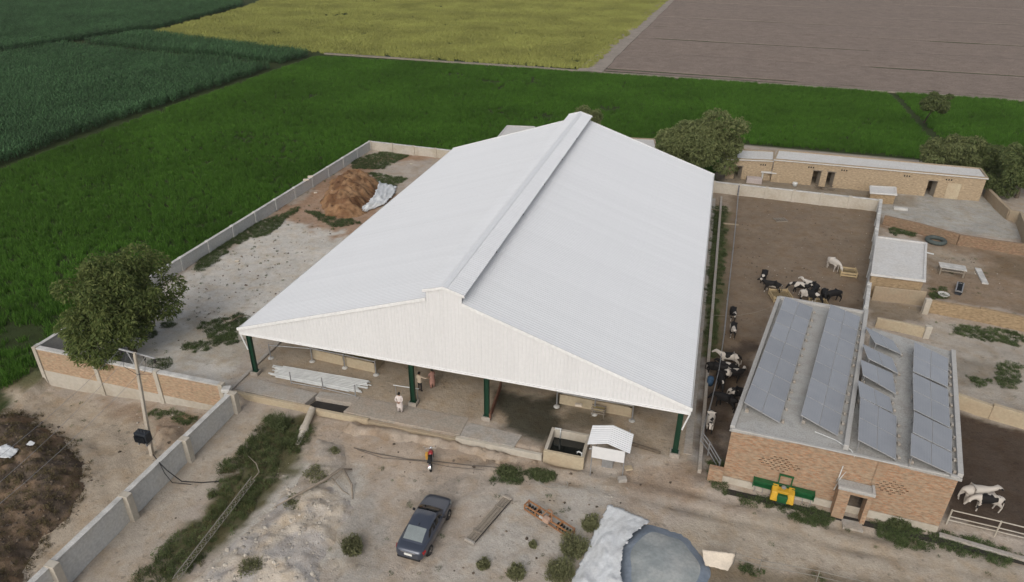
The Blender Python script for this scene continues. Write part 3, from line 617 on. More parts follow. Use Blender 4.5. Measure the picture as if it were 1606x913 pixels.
# ================================================================== FRONT APRON, LEDGE, TANK
def wall_with_openings(b, a, c, th, z0, z1, ops, side=0):
    a = Vector((a[0], a[1])); c = Vector((c[0], c[1])); L_ = (c - a).length; d = (c - a) / L_; at = lambda s: a + d * s; s0 = 0
    for (o0, o1, zb, zt) in sorted(ops):
        if o0 > s0: b.wall(at(s0), at(o0), th, z0, z1, side=side)
        if zb > z0: b.wall(at(o0), at(o1), th, z0, zb, side=side)
        if zt < z1: b.wall(at(o0), at(o1), th, zt, z1, side=side)
        s0 = o1
    if s0 < L_: b.wall(at(s0), c, th, z0, z1, side=side)
M['dustyconc'] = mat('dust_covered_concrete', (.34, .30, .25), .95, .22, 1.1, bump=.015, bscale=6, tint=(.27, .225, .18), var2=.16)
ap = thing('concrete_apron', 'pale concrete apron and drain along the open shed front', 'apron', (-20, 34.5, 0))
b = MB(); b.prism([(-30.3, 34.05), (-24.6, 33.95), (-24.35, 35.3), (-29.9, 35.55)], -.3, .10); b.build('slab', M['conc'], ap, bevel=.02)
b = MB(); b.prism([(-21.6, 34.0), (-13.0, 34.0), (-13.0, 35.85), (-21.2, 35.85)], -.3, .055); b.build('slab', M['dustyconc'], ap, bevel=.02)
b = MB(); b.prism([(-12.97, 33.9), (-9.2, 33.95), (-9.0, 35.2), (-12.97, 35.4)], -.3, .05); b.build('slab', M['conc'], ap, bevel=.02)
b = MB(); b.prism([(-24.3, 34.9), (-21.25, 35.0), (-21.25, 35.85), (-24.3, 35.6)], -.3, .05); b.build('slab', M['conc'], ap, bevel=.02)
b = MB(); b.prism([(-24.55, 33.98), (-21.65, 34.02), (-21.3, 34.98), (-24.3, 34.88)], -.42, -.28); b.build('drain_bed', M['dark'], ap)
for x0, x1, mt, h0 in ((-30.3, -24.0, 'cream', .06), (-24.0, -19.6, 'cream', -.02), (-19.6, -13.2, 'mud', -.12), (-13.2, -7.3, 'plaster', .0)):
    b = MB(); b.wall((x0, 33.8), (x1, 33.8), .24, -.8, h0); b.build('ledge_wall', M[mt], ap, bevel=.02)
tk = thing('water_tank', 'square concrete tank of dark water beside the white pump shelter', 'tank', (-5.9, 35, 0))
b = MB(); TX0, TX1, TY0, TY1 = -7.2, -4.55, 33.85, 36.1
for nm, a, c in (('front_wall', (TX0, TY0), (TX1, TY0)), ('back_wall', (TX0, TY1), (TX1, TY1)), ):
    b = MB(); b.wall(a, c, .22, -.8, .36); b.build(nm, M['cream'] if nm == 'front_wall' else M['plaster'], tk, bevel=.02)
for x in (TX0 + .111, TX1 - .111):
    b = MB(); b.wall((x, TY0 + .112), (x, TY1 - .112), .22, -.8, .355); b.build('side_wall', M['plaster'], tk, bevel=.02)
b = MB(); b.box(((TX0 + TX1) / 2, (TY0 + TY1) / 2, -.72), (TX1 - TX0 - .46, TY1 - TY0 - .24, .1)); b.build('tank_floor', M['dark'], tk)
b = MB(); b.box(((TX0 + TX1) / 2, (TY0 + TY1) / 2, -.30), (TX1 - TX0 - .46, TY1 - TY0 - .24, .06)); b.build('water_surface', M['water'], tk)
b = MB(); b.tube([(-4.75, 33.95, .30), (-4.75, 33.95, .62), (-4.95, 33.95, .70), (-5.05, 33.95, .62), (-5.05, 33.95, .5)], .05, 8); b.build('outlet_pipe', M['pipe'], tk, smooth=True)
b = MB(); b.tube([(-6.55, 35.9, -.25), (-6.55, 35.9, .62)], .045, 8); b.tube([(-6.95, 36.05, .42), (-6.5, 36.05, .46)], .06, 8); b.build('inlet_pipe', M['pipe'], tk, smooth=True)
# pump shelter
ps = thing('pump_shelter', 'small white sheet metal shelter on thin posts beside the tank', 'shelter', (-3.05, 34.1, -.45))
rl = [P(921, 697, 2.05), P(952.5, 696, 2.40), P(988, 711.6, 2.0)]; rb = [P(929.5, 667, 2.05), P(962, 667, 2.40), P(994, 681, 2.0)]
for k in range(2):
    b = MB(); n = 10; up = Vector((0, 0, 1))
    vs = []
    A0, A1, B0, B1 = rl[k], rl[k + 1], rb[k], rb[k + 1]
    for i in range(n * 4 + 1):
        t = i / (n * 4); h = (0, .022, .022, 0)[i % 4]; vs += [A0.lerp(B0, t) + up * h, A1.lerp(B1, t) + up * h]
    b.add(vs, [(2 * i, 2 * i + 1, 2 * i + 3, 2 * i + 2) for i in range(n * 4)]); b.build('roof_sheet', M['roof'], ps)
fy = 33.2
b = MB(); b.wall((-4.02, fy), (-2.02, fy + .06), .03, 1.12, 2.02); b.build('front_sheet', M['gable'], ps)
for x, y in ((-4.02, fy + .06), (-2.04, fy + .42), (-4.0, 35.1), (-2.0, 35.4)):
    b = MB(); b.tube([(x, y, -.7), (x, y, 2.0)], .035, 8); b.build('post', M['steel'], ps)
b = MB(); b.box((-3.1, 34.35, -.0), (.7, .5, .7)); b.tube([(-3.1, 34.35, .3), (-3.1, 34.35, .7), (-3.3, 34.6, .75), (-4.4, 34.7, .45)], .07, 8); b.build('pump', M['steel'], ps, bevel=.03)
b = MB(); b.box((-2.0, 33.3, -.32), (.55, .4, .4), .4); b.build('post_block', M['conc'], ps, bevel=.05)
# concrete discharge pipe
b = MB(); a, c = P(490, 641, .0), P(466, 700, -.62); b.tube([a, a.lerp(c, .5)], .24, 14); b.tube([a.lerp(c, .5), a.lerp(c, .62)], .30, 14); b.tube([a.lerp(c, .62), c], .22, 14)
tag(b.build('drain_pipe', M['plaster'], smooth=False, bevel=.01), 'thick pale pipe running from the ledge into the ditch', 'pipe')
# ================================================================== BOUNDARY WALLS
def bay_wall(name, label, A, B, z0, z1, bays, th=.23, pm='concwall', cm='coping', pier=True, pierm=None, lower=None, z1b=None, pier_side=-1, cope=.1, jitter=.0, uv=True, group=None, pd_=0.0, pw_=.34):
    """wall of separate panels between piers, each with its own coping length"""
    A = Vector((A[0], A[1])); B = Vector((B[0], B[1])); d = (B - A).normalized(); n = Vector((-d.y, d.x)); z1b = z1 if z1b is None else z1b
    r = thing(name, label, 'wall', (A.x, A.y, z0), group=group)
    for i in range(bays):
        a, c = A.lerp(B, i / bays), A.lerp(B, (i + 1) / bays); za, zc = z1 + (z1b - z1) * i / bays, z1 + (z1b - z1) * (i + 1) / bays
        za += random.uniform(-jitter, jitter); zc += random.uniform(-jitter, jitter); a2, c2 = a + d * .004, c - d * .004
        if lower:
            b = MB(); b.wall(a2, c2, th + .03, z0, lower[0]); b.build('plaster_skirt', M[lower[1]], r)
            b = MB(); b.wall(a2, c2, th, lower[0], za, zc); b.build('brick_panel', M[pm], r, uv=uv)
        else:
            b = MB(); b.wall(a2, c2, th, z0, za, zc); b.build('wall_panel', M[pm], r, uv=uv)
        if cope: b = MB(); b.wall(a2, c2, th + .1, za + .002, za + cope, zc + cope); b.build('coping', M[cm], r, bevel=.015)
    if pier:
        for i in range(bays + 1):
            a = A.lerp(B, i / bays); za = z1 + (z1b - z1) * i / bays; p = a + n * pier_side * (.04 + pd_ / 2)
            b = MB(); b.box((p.x, p.y, (z0 + za + cope + .06) / 2), (pw_, th + .12 + pd_, za + cope + .06 - z0), math.atan2(d.y, d.x)); b.build('pier', M[pierm or pm], r, uv=uv, bevel=.015)
    return r
bay_wall('field_wall', 'long grey concrete wall between the paddy and the pale yard', (-46.8, 33.1), (-46.35, 88.9), -1.6, 1.2, 14, pierm='concwall')
bay_wall('rear_wall', 'beige panelled wall closing the far end of the pale yard', (-46.2, 88.95), (-26.0, 88.2), -1.2, 1.2, 6, pm='plaster', pierm='plaster')
bay_wall('brick_wall', 'orange brick wall with plastered skirt beside the utility pole', (-46.75, 32.95), (-30.4, 32.95), -2.8, 1.17, 3, th=.3, pm='brickwall', pierm='plaster', lower=(-.75, 'plaster'), pier_side=-1, cope=.13)
bay_wall('ditch_wall', 'weathered grey concrete wall running down beside the weedy ditch', (-29.25, 32.3), (-28.85, 12.0), -1.4, 1.15, 4, th=.26, pierm='plaster', z1b=1.62, pier_side=1, cope=.05, cm='coping', jitter=.03, pd_=.22, pw_=.42)
b = MB(); b.box((-29.9, 32.75, 1.05), (.6, .55, .3), .3); b.box((-29.6, 32.5, .8), (.5, .45, .35), .1); tag(b.build('broken_masonry', M['coping'], bevel=.05), 'broken grey masonry lumps at the end of the brick wall', 'rubble')
# cattle yard walls
YA, YB, YC = P(1118, 302, 0), P(1380, 331, 0), P(1349, 550, 0)
bay_wall('yard_wall', 'cream panelled wall at the far end of the cattle yard', (1.75, 86.2), (20.55, 85.7), -.2, 1.35, 6, pm='plaster', pierm='plaster')
bay_wall('side_yard_wall', 'pale topped wall along the right side of the cattle yard', (20.7, 85.6), (14.25, 53.2), -.2, 1.35, 7, pm='concwall', cm='coping', pierm='concwall', cope=.12, pier_side=-1)
b = MB(); b.box((4.75, 85.85, .75), (.12, .1, 1.3)); tag(b.build('gate_post', mat('blue_grey_paint', (.10, .11, .14), .6), bevel=.01), 'blue grey post against the far cream yard wall', 'post')
b = MB(); b.wall((2.85, 84.5), (2.57, 35.0), .24, -.5, .24); tag(b.build('kerb_wall', M['conc'], bevel=.03), 'low concrete kerb along the right side of the shed', 'kerb')
b = MB(); b.wall((1.95, 84.0), (1.75, 36.5), .5, -.3, .06); struct(b.build('drain_channel', M['conc']), 'concrete drain under the right eave')
b = MB(); a, c = P(360, 612, .1), P(432, 528, .1); b.wall((a.x, a.y), (c.x, c.y + 38), .3, -.3, .16); tag(b.build('kerb_wall', M['conc'], bevel=.03), 'low concrete kerb along the left side of the shed', 'kerb')
# ================================================================== BRICK BARN WITH SOLAR ROOF
RZ = 4.0
FL, FR, FM = P(1148, 674, RZ), P(1504, 751, RZ), P(1325, 708, RZ)
BL, BM = P(1221, 470, RZ), P(1357, 494, RZ); BR, BM2 = P(1493, 555, RZ), P(1368, 517, RZ)
v2 = lambda p: Vector((p[0], p[1]))
barn = thing('brick_barn', 'orange brick barn with flat grey roof carrying the solar arrays', 'barn', (FL.x, FL.y, -.2))
fA, fB = v2(FL), v2(FR); fd = (fB - fA).normalized(); fn = Vector((-fd.y, fd.x))
def on_front(px, py):
    r = ray(px, py); t = (fA - Vector((CAM.x, CAM.y))).dot(fn) / Vector((r.x, r.y)).dot(fn); q = CAM + r * t; return (v2(q) - fA).dot(fd), q.z
def diamond(px0, px1, pyc):
    s0, z0 = on_front(*px0); s1, z1 = on_front(*px1); return s0, s1
sL0, zL0 = on_front(1186, 720); sL1, zL1 = on_front(1259, 735); sR0, zR0 = on_front(1366, 757); sR1, zR1 = on_front(1433, 773)
zLc, zRc = (zL0 + zL1) / 2, (zR0 + zR1) / 2; VH = .55
b = MB(); wall_with_openings(b, fA, fB, .3, -.7, RZ - .02, [(sL0, sL1, zLc - VH, zLc + VH), (on_front(1322, 790)[0], on_front(1354, 795)[0], -.7, 1.75), (sR0, sR1, zRc - VH, zRc + VH)], side=1); b.build('front_wall', M['brick'], barn, uv=True)
def jali(s0, s1, zc):
    b = MB(); R = 7; h = 2 * VH / R; at = lambda s: fA + fd * s
    cx = (s0 + s1) / 2; hw = (s1 - s0) / 2
    for r in range(R):
        z0 = zc - VH + r * h; b.wall(at(s0), at(s1), .24, z0 + h * .55, z0 + h, side=1)
        lim = hw * (1 - abs((z0 + h / 2 - zc) / VH) * .80) - .06; s = s0; off = .155 if r % 2 else 0; x = cx - off - .31 * 8 - .085
        edges = []
        while x < s1:
            if abs(x + .085 - cx) < lim: edges.append((x, x + .17))
            x += .31
        for (e0, e1) in edges:
            if e0 > s: b.wall(at(s), at(e0), .24, z0, z0 + h * .55, side=1)
            s = e1
        b.wall(at(s), at(s1), .24, z0, z0 + h * .55, side=1)
    return b.build('honeycomb_vent', M['brick'], barn, uv=True)
jali(sL0, sL1, zLc); jali(sR0, sR1, zRc)
sM = (v2(FM) - fA).dot(fd)
for nm, a, c in (('side_wall', FL, BL), ('back_wall', BL, BM), ('side_wall', BM, FM), ('back_wall', BM2, BR), ('side_wall', BR, FR)):
    b = MB(); a_, c_ = v2(a), v2(c); d = (c_ - a_).normalized(); b.wall(a_ + d * .32, c_ - d * .02, .3, -.7, RZ - .03, side={0: -1}.get(0) if nm != 'zz' else 1); b.build(nm, M['brick'], barn, uv=True)
b = MB(); b.wall(fA + fd * .02 - fn * .03, fB - fd * .02 - fn * .03, .06, -.7, .42, side=-1); b.build('plinth', M['plaster'], barn)
ov = .13
b = MB(); b.prism([tuple(v2(FL) - fd * ov - fn * ov), tuple(v2(FM) - fn * ov), tuple(v2(BM)), tuple(v2(BL) - fd * ov + fn * ov)], RZ - .06, RZ + .10)
M['roofconc'] = mat('roof_screed', (.40, .395, .375), .92, .22, 1.3, bump=.015, bscale=6, tint=(.28, .27, .25), var2=.16); b.build('roof_slab', M['roofconc'], barn, bevel=.02)
b = MB(); b.prism([tuple(v2(FM) + fd * .01 - fn * ov), tuple(v2(FR) + fd * ov - fn * ov), tuple(v2(BR) + fd * ov + fn * ov), tuple(v2(BM2) + fn * ov)], RZ - .08, RZ + .08); b.build('roof_slab', M['roofconc'], barn, bevel=.02)
M['parapet'] = mat('parapet_screed', (.42, .41, .39), .92, .13, 1.0, bump=.008, bscale=8, tint=(.35, .34, .32))
for nm, a, c, h in (('parapet', FL, BL, .2), ('parapet', FM, BM, .34), ('parapet', FR, BR, .26), ('parapet', BL, BM, .2)):
    b = MB(); b.wall(v2(a), v2(c), .28, RZ + .09, RZ + .1 + h, side=0); b.build(nm, M['parapet'], barn, bevel=.03)
b = MB(); b.wall(v2(FL) - fn * .02, v2(FR) - fn * .02, .22, RZ + .085, RZ + .17); b.build('front_lip', M['parapet'], barn, bevel=.03)
# porch
gz = .12; q0, q1 = P(1304, 806, gz), P(1356, 819, gz); pa, pb = v2(q0), v2(q1); pd = (pb - pa).normalized(); pn = Vector((-pd.y, pd.x)); pl = (pb - pa).length; ph = PY(1318, 764, q0.y).z
dep = (fA - pa).dot(fn); 
b = MB(); wall_with_openings(b, pa, pb, .26, -.5, ph - .14, [(pl * .36, pl * .86, -.5, ph - .38)], side=1); b.build('porch_front', M['brick'], barn, uv=True)
b = MB(); b.wall(pa + pn * .262 + pd * .0, pa + pn * (dep - .02), .26, -.5, ph - .14, side=-1); b.wall(pb + pn * .262 - pd * .26, pb + pn * (dep - .02) - pd * .26, .26, -.5, ph - .14, side=-1); b.build('porch_side', M['brick'], barn, uv=True)
b = MB(); b.prism([tuple(pa - pd * .08 - pn * .08), tuple(pb + pd * .08 - pn * .08), tuple(pb + pd * .08 + pn * (dep - .03)), tuple(pa - pd * .08 + pn * (dep - .03))], ph - .13, ph); ro = b.build('porch_roof', M['roofconc'], barn, bevel=.02)
b = MB(); b.wall(pa - pd * .08 + pn * .0, pb + pd * .08 + pn * .0, .14, ph + .002, ph + .09); b.wall(pb + pn * .1, pb + pn * (dep - .06), .14, ph + .002, ph + .09); b.build('porch_lip', M['parapet'], ro)
b = MB(); pm = pa + pd * pl * .64; b.box((pm.x, pm.y - .25, -.14), (1.1, .7, .16)); b.build('porch_step', M['conc'], barn, bevel=.02)
# conduits from the roof down behind the porch
for pts in (((1278, 677, 4.15), (1310, 690, 4.2), (1335, 706, 4.2), (1340, 714, 4.1), (1338, 722, 3.3), (1318, 750, 2.4), (1308, 768, 1.3)), ((1328, 716, 3.6), (1316, 748, 2.6), (1306, 764, 1.0))):
    b = MB(); pp = [P(*q) for q in pts]; pp = [Vector((p.x, min(p.y, (fA.y - .12) if i > 2 else p.y), p.z)) for i, p in enumerate(pp)]; b.tube(pp, .028, 6); b.build('conduit', M['pipe'], barn)
# ------------------------------------------------------------------ solar arrays
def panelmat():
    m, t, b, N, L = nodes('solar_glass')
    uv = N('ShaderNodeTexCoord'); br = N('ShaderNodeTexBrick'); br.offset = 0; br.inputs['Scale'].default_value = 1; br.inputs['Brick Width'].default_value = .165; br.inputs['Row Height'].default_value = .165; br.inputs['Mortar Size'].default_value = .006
    br.inputs['Color1'].default_value = (.20, .212, .235, 1); br.inputs['Color2'].default_value = (.21, .222, .245, 1); br.inputs['Mortar'].default_value = (.27, .28, .30, 1); L(uv.outputs['UV'], br.inputs['Vector'])  # panel colours lightened so that they carry the reflected sky
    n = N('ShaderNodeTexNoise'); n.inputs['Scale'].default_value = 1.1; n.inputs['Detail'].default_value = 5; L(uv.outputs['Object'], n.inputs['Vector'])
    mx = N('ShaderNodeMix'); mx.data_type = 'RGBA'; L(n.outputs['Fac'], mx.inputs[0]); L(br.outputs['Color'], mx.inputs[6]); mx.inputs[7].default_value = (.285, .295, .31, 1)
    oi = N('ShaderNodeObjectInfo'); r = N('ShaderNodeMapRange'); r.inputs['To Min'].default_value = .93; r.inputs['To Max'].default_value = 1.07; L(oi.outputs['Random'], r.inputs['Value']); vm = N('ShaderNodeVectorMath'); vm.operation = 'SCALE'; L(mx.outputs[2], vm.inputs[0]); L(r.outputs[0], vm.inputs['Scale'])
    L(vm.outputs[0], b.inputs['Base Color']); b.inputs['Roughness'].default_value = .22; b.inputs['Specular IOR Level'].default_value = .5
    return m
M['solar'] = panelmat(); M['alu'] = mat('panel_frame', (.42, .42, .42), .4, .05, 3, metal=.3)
def panel_grid(root, bl, br_, fr, fl, rows, cols, low):
    up = (br_ - bl).cross(bl - fl).normalized()
    if up.z < 0: up = -up
    lerp = lambda u, v: bl.lerp(br_, u).lerp(fl.lerp(fr, u), v)
    for i in range(rows):
        for j in range(cols):
            gu = .010 / ((br_ - bl).length); gv = .010 / ((bl - fl).length); u0, u1, v0_, v1_ = j / cols + gu, (j + 1) / cols - gu, i / rows + gv, (i + 1) / rows - gv
            q = [lerp(u0, v1_), lerp(u1, v1_), lerp(u1, v0_), lerp(u0, v0_)]
            jz = up * random.uniform(-.004, .004); q = [p + jz for p in q]
            b = MB(); b.cur = 1; b.hexa([p - up * .04 for p in q], q); b.cur = 0
            c = (q[0] + q[2]) / 2; k = [p + (c - p) * .03 + up * .003 for p in q]; b.add(k, [(0, 1, 2, 3)])
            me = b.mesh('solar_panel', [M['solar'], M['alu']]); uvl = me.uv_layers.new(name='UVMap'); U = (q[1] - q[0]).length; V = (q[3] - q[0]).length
            pf = me.polygons[-1]
            for li, uv in zip(pf.loop_indices, ((0, 0), (U, 0), (U, V), (0, V))): uvl.data[li].uv = uv
            link('solar_panel', me, root)
    nb = rows + 1
    for i in range(nb):
        v = min(max(i / rows, .02), .98)
        p = lerp(.06, v) - up * .05; b = MB(); b.tube([(p.x, p.y, low), p], .03, 6); b.build('support_leg', M['steel'], root)
        p = lerp(.98, v) - up * .05; b = MB(); b.tube([(p.x, p.y, low), p], .03, 6); b.build('support_leg', M['steel'], root)
    for i in range(rows * 2):
        v = (i + .5 + random.uniform(-.15, .15)) / (rows * 2); p = lerp(1.07, v); b = MB(); b.box((p.x, p.y, low + .10), (.16, random.uniform(.16, .3), .16), random.uniform(-.2, .2)); b.build('ballast_block', M['conc'], root, bevel=.03)
        if i % 4 == 1: p = lerp(.10, v); b = MB(); b.box((p.x, p.y, low + .10), (.24, .24, .22), random.uniform(-.2, .2)); b.build('ballast_block', M['conc'], root, bevel=.03)
def array(label, blocks, group='solar arrays on the barn roof'):
    r = None
    for (bl, br_, fr, fl, rows, zl, zr) in blocks:
        q = [P(*bl, zl), P(*br_, zr), P(*fr, zr), P(*fl, zl)]
        if r is None: r = thing('solar_array', label, 'solar array', (q[3].x, q[3].y, RZ + .1), group=group)
        panel_grid(r, *q, rows, 2, RZ + .09)
ZL, ZR = 4.98, 4.32
array('leftmost solar array, two columns of seven grey blue panels', [((1231, 465), (1275.5, 482.5), (1222.7, 663), (1167, 631), 7, ZL, ZR)])
array('second solar array from the left, two columns of seven panels', [((1302.5, 477), (1349.5, 497), (1314, 683.5), (1256, 651), 7, ZL, ZR)])
c3 = lambda x, y: (1320 + x / 3.147, 490 + y / 3.147)
array('hindmost single tilted pair of panels behind the long arrays', [(c3(115, 68), c3(255, 140), c3(298, 207), c3(165, 150), 1, 4.95, 4.4)])
array('tilted pair of panels second from the back of the barn roof', [(c3(103, 155), c3(250, 225), c3(281, 302), c3(131, 226), 1, 4.95, 4.4)])
array('tilted pair of panels third from the back of the barn roof', [(c3(93, 232), c3(252, 300), c3(270, 404), c3(105, 309), 1, 4.95, 4.4)])
array('solar array third from the left beside the central parapet', [(c3(80, 333), c3(240, 420), c3(256, 497), c3(90, 416), 1, ZL, ZR), (c3(92, 418), c3(272, 512), c3(270, 728), c3(80, 628), 2, ZL, ZR)])
array('rightmost solar array, three stepped blocks along the right parapet', [(c3(358, 145), c3(528, 228), c3(525, 368), c3(352, 290), 2, ZL, ZR), (c3(351, 297), c3(526, 380), c3(537, 570), c3(355, 478), 2, ZL, ZR), (c3(357, 488), c3(546, 580), c3(545, 690), c3(350, 592), 1, ZL, ZR), (c3(343, 594), c3(546, 694), c3(546, 800), c3(340, 705), 1, ZL, ZR)])
# dark drain in front of the barn
b = MB(); b.wall(fA - fn * .75 + fd * .4, fB - fn * .55 + fd * 4.5, .42, -.4, -.085); struct(b.build('drain', M['dark']), 'dark drain in front of the brick barn')
b = MB(); b.wall(fB - fn * .2 + fd * .1, fB - fn * .75 + fd * 6.5, .3, -.4, .05); tag(b.build('kerb_wall', M['conc'], bevel=.03), 'low concrete kerb below the rail fence at the right', 'kerb')
b = MB(); b.wall(fA - fd * .85 - fn * .05, fA + fd * .02 - fn * .05, .35, -.7, .95); tag(b.build('wall_stub', M['brick'], uv=True, bevel=.02), 'short brick wall stub joining the barn corner and the gate', 'wall')
# ================================================================== REAR FARMHOUSES
def flat_house(name, label, cat, fl, fr, br_, bl, H, openings, wallm, roofm, vents=(), lean=None, z0=-.4, lip=.101):
    """fl.. are picture points of the roof corners at height H; openings as picture x-range and heights"""
    q = [P(*p, H) for p in (fl, fr, br_, bl)]; a, c, d, e = [v2(p) for p in q]; r = thing(name, label, cat, (a.x, a.y, 0)); dr = (c - a).normalized(); n = Vector((-dr.y, dr.x))
    ops = []
    for (x0, x1, zb, zt) in openings:
        def s_at(px):
            rr = ray(px, (fl[1] + fr[1]) / 2 + 12); t = (a - v2(CAM)).dot(n) / Vector((rr.x, rr.y)).dot(n); return (v2(CAM + rr * t) - a).dot(dr)
        ops.append((s_at(x0), s_at(x1), zb, zt))
    b = MB(); wall_with_openings(b, a, c, .3, z0, H - .12, ops, side=1); b.build('front_wall', M[wallm], r, uv=True)
    for p, s in ((( a + n * .302, e), -1), ((d, c + n * .302), -1), ((e + dr * .302, d - dr * .302), -1)):
        b = MB(); b.wall(p[0], p[1], .3, z0, H - .13, side=s); b.build('wall', M[wallm], r, uv=True)
    b = MB(); o = .15; b.prism([tuple(a - dr * o - n * o), tuple(c + dr * o - n * o), tuple(d + dr * o + n * o), tuple(e - dr * o + n * o)], H - .12, H); ro = b.build('roof', M[roofm], r, bevel=.02)
    ring = [a - dr * .02 - n * .02, c + dr * .02 - n * .02, d + dr * .02, e - dr * .02]
    b = MB()
    for k in range(4): b.wall(ring[k], ring[(k + 1) % 4], .2, H + .002, H + lip + random.uniform(0, .02))
    b.build('roof_lip', M['mud'] if lip > .1 else M[roofm], ro, uv=True)
    for (s0, s1, zb, zt) in ops:
        if zt - zb > 1.2:
            b = MB(); p = a + dr * s1 + n * .2; p2 = p + n * .75 - dr * .25; b.wall(p, p2, .05, zb + .02, zt - .04); b.build('door', M['wood'], r)
            b = MB(); b.wall(a + dr * (s0 - .12) - n * .012, a + dr * (s1 + .12) - n * .012, .05, zt + .003, zt + .10); b.build('lintel', M['wood'], r)
    for px in vents:
        rr = ray(px, (fl[1] + fr[1]) / 2); t = (a - v2(CAM)).dot(n) / Vector((rr.x, rr.y)).dot(n); s = (v2(CAM + rr * t) - a).dot(dr)
        b = MB()
        for k in range(3): pp = a + dr * (s + k * .28) - n * .004; b.box((pp.x, pp.y, H - .62), (.15, .03, .2), math.atan2(dr.y, dr.x))
        b.build('vent_slot', M['dark'], r)
    return r, a, c, dr, n
M['brickhouse'] = brickmat('house_brick', (.40, .30, .195), (.37, .285, .19), (.37, .30, .21), dirt=(.36, .28, .19), dirtamt=.5)
hs_, ha, hc, hd, hn = flat_house('brick_farmhouse', 'long tan brick farmhouse with flat pale roof behind the courtyard', 'house', (1215, 250), (1548, 279.5), (1537, 265), (1221, 236), 3.0, [(1274, 1287, -.4, 2.0), (1297, 1309, -.4, 2.0), (1459, 1474, -.4, 2.05)], 'brickhouse', 'whiteroof', vents=(1268, 1321, 1422, 1490))
flat_house('lean_to_house', 'shorter tan brick house with pale roof behind the spreading tree', 'house', (1142, 249), (1213, 252), (1214, 238), (1150, 235), 2.7, [(1153, 1165, -.4, 1.75)], 'brickhouse', 'whiteroof', vents=(1142, 1195))
b = MB(); s0 = 26.2; p = ha + hd * 20.4 - hn * .02; b.wall(p, p + hd * 1.5, .06, 0, 2.0, side=-1); b.build('blocked_doorway', M['cream'], hs_)
flat_house('far_store', 'low pale roofed store peeping over the far left roof edge', 'store', (779, 218), (830, 219), (838, 199), (796, 197.5), 2.6, [], 'plaster', 'whiteroof', lip=.05, z0=-1.4)
flat_house('far_shed', 'pale flat roof showing between shed roof and spreading tree', 'shed', (985, 232), (1030, 236), (1026, 219), (985, 217), 2.6, [], 'brickhouse', 'whiteroof', z0=-1.4)
# brick hut by the cattle yard
flat_house('plastered_hut', 'square mud plastered hut with white roof beside the cattle yard wall', 'hut', (1368, 430), (1449, 440), (1452, 382), (1376, 372), 2.3, [], 'brickmud', 'whiteroof', lip=.1)
b = MB(); a, c = P(1366, 471, 0), P(1447, 480, 0); b.wall((a.x, a.y), (c.x, c.y), .12, -.3, 1.45, side=1); tag(b.build('plaster_skirt', M['mud'], bevel=.05), 'cracked mud plaster skirt on the front of the hut', 'plaster')
def plain_wall(name, label, pts, H, th, mt, z0=-.4, jit=.08, cope=None):
    """free standing yard wall through picture points of its foot, with an uneven top"""
    q = [PG(*p) for p in pts]; r = thing(name, label, 'wall', (q[0].x, q[0].y, 0))
    for i in range(len(q) - 1):
        n = max(1, int((q[i + 1] - q[i]).length / 2.2)); hs_ = [H + random.uniform(-jit, jit) for k in range(n + 1)]
        for k in range(n):
            a, c = q[i].lerp(q[i + 1], k / n), q[i].lerp(q[i + 1], (k + 1) / n); b = MB(); b.wall(v2(a), v2(c), th + random.uniform(0, .015), z0, hs_[k], hs_[k + 1]); w_ = b.build('wall_panel', M[mt], r, uv=True, bevel=.03)
            if cope: b = MB(); b.wall(v2(a), v2(c), th + .08, hs_[k] + .003, hs_[k] + .07, hs_[k + 1] + .07); b.build('coping', M[cope], w_, bevel=.02)
    return r
plain_wall('courtyard_wall', 'old brown brick wall between courtyard and tyre yard', [(1384, 352), (1440, 366), (1500, 384), (1606, 400), (1660, 408)], 1.15, .35, 'brickold')
plain_wall('mud_wall', 'curving mud wall at the right end of the courtyard', [(1545, 309), (1562, 328), (1580, 345), (1596, 350), (1604, 372), (1609, 392)], 1.3, .4, 'mud', jit=.1)
plain_wall('lower_brick_wall', 'tan brick wall in front of the tyre yard', [(1453, 489), (1530, 503), (1606, 519), (1680, 532)], 1.25, .35, 'brickmud')
plain_wall('low_mud_wall', 'short cream mud wall behind the right hand solar roof', [(1372, 512), (1410, 520), (1448, 528)], .9, .3, 'cream', jit=.04)
plain_wall('pen_back_wall', 'cream mud wall behind the dark muddy pen at the right', [(1496, 637), (1550, 655), (1606, 672), (1680, 693)], 1.1, .35, 'cream', jit=.1)
for px, py, h, lab in ((1449, 492, 1.5, 'pale plastered gatepost at the hut corner'), (1451, 529, 1.1, 'pale plastered gatepost at the end of the short mud wall')):
    p = PG(px, py); b = MB(); b.box((p.x, p.y, h / 2 - .1), (.5, .4, h + .2), .15); tag(b.build('gatepost', M['plaster'], bevel=.04), lab, 'gatepost')
# small brick store in the courtyard and outhouse trough
flat_house('brick_store', 'small brick store with pale slab top at the yard corner', 'store', (1366, 302), (1405, 305), (1404, 294), (1366, 292), 1.3, [], 'brickmud', 'whiteroof', lip=.06)
tr = thing('feed_rack', 'white concrete stand against the far house wall', 'stand', tuple(P(1203, 284, 0)))
p = P(1203, 284, 0)
for dx, dy in ((-.7, 0), (.7, 0), (-.7, 1.0), (.7, 1.0)): b = MB(); b.box((p.x + dx, p.y + dy, .5), (.2, .2, 1.2)); b.build('leg', M['coping'], tr)
b = MB(); b.box((p.x, p.y + .5, 1.17), (1.9, 1.5, .12)); b.build('top_slab', M['whiteroof'], tr, bevel=.02); b = MB(); b.box((p.x, p.y + 1.1, .6), (1.2, .12, .9)); b.build('back_slab', M['coping'], tr)
p = P(1182, 286, 0); b = MB(); b.box((p.x, p.y, .25), (1.9, 1.1, .8), .03); tag(b.build('cement_trough', mat('pink_grey_cement', (.38, .33, .31), .9, .1, 1), bevel=.05), 'pinkish cement trough beside the white stand', 'trough')
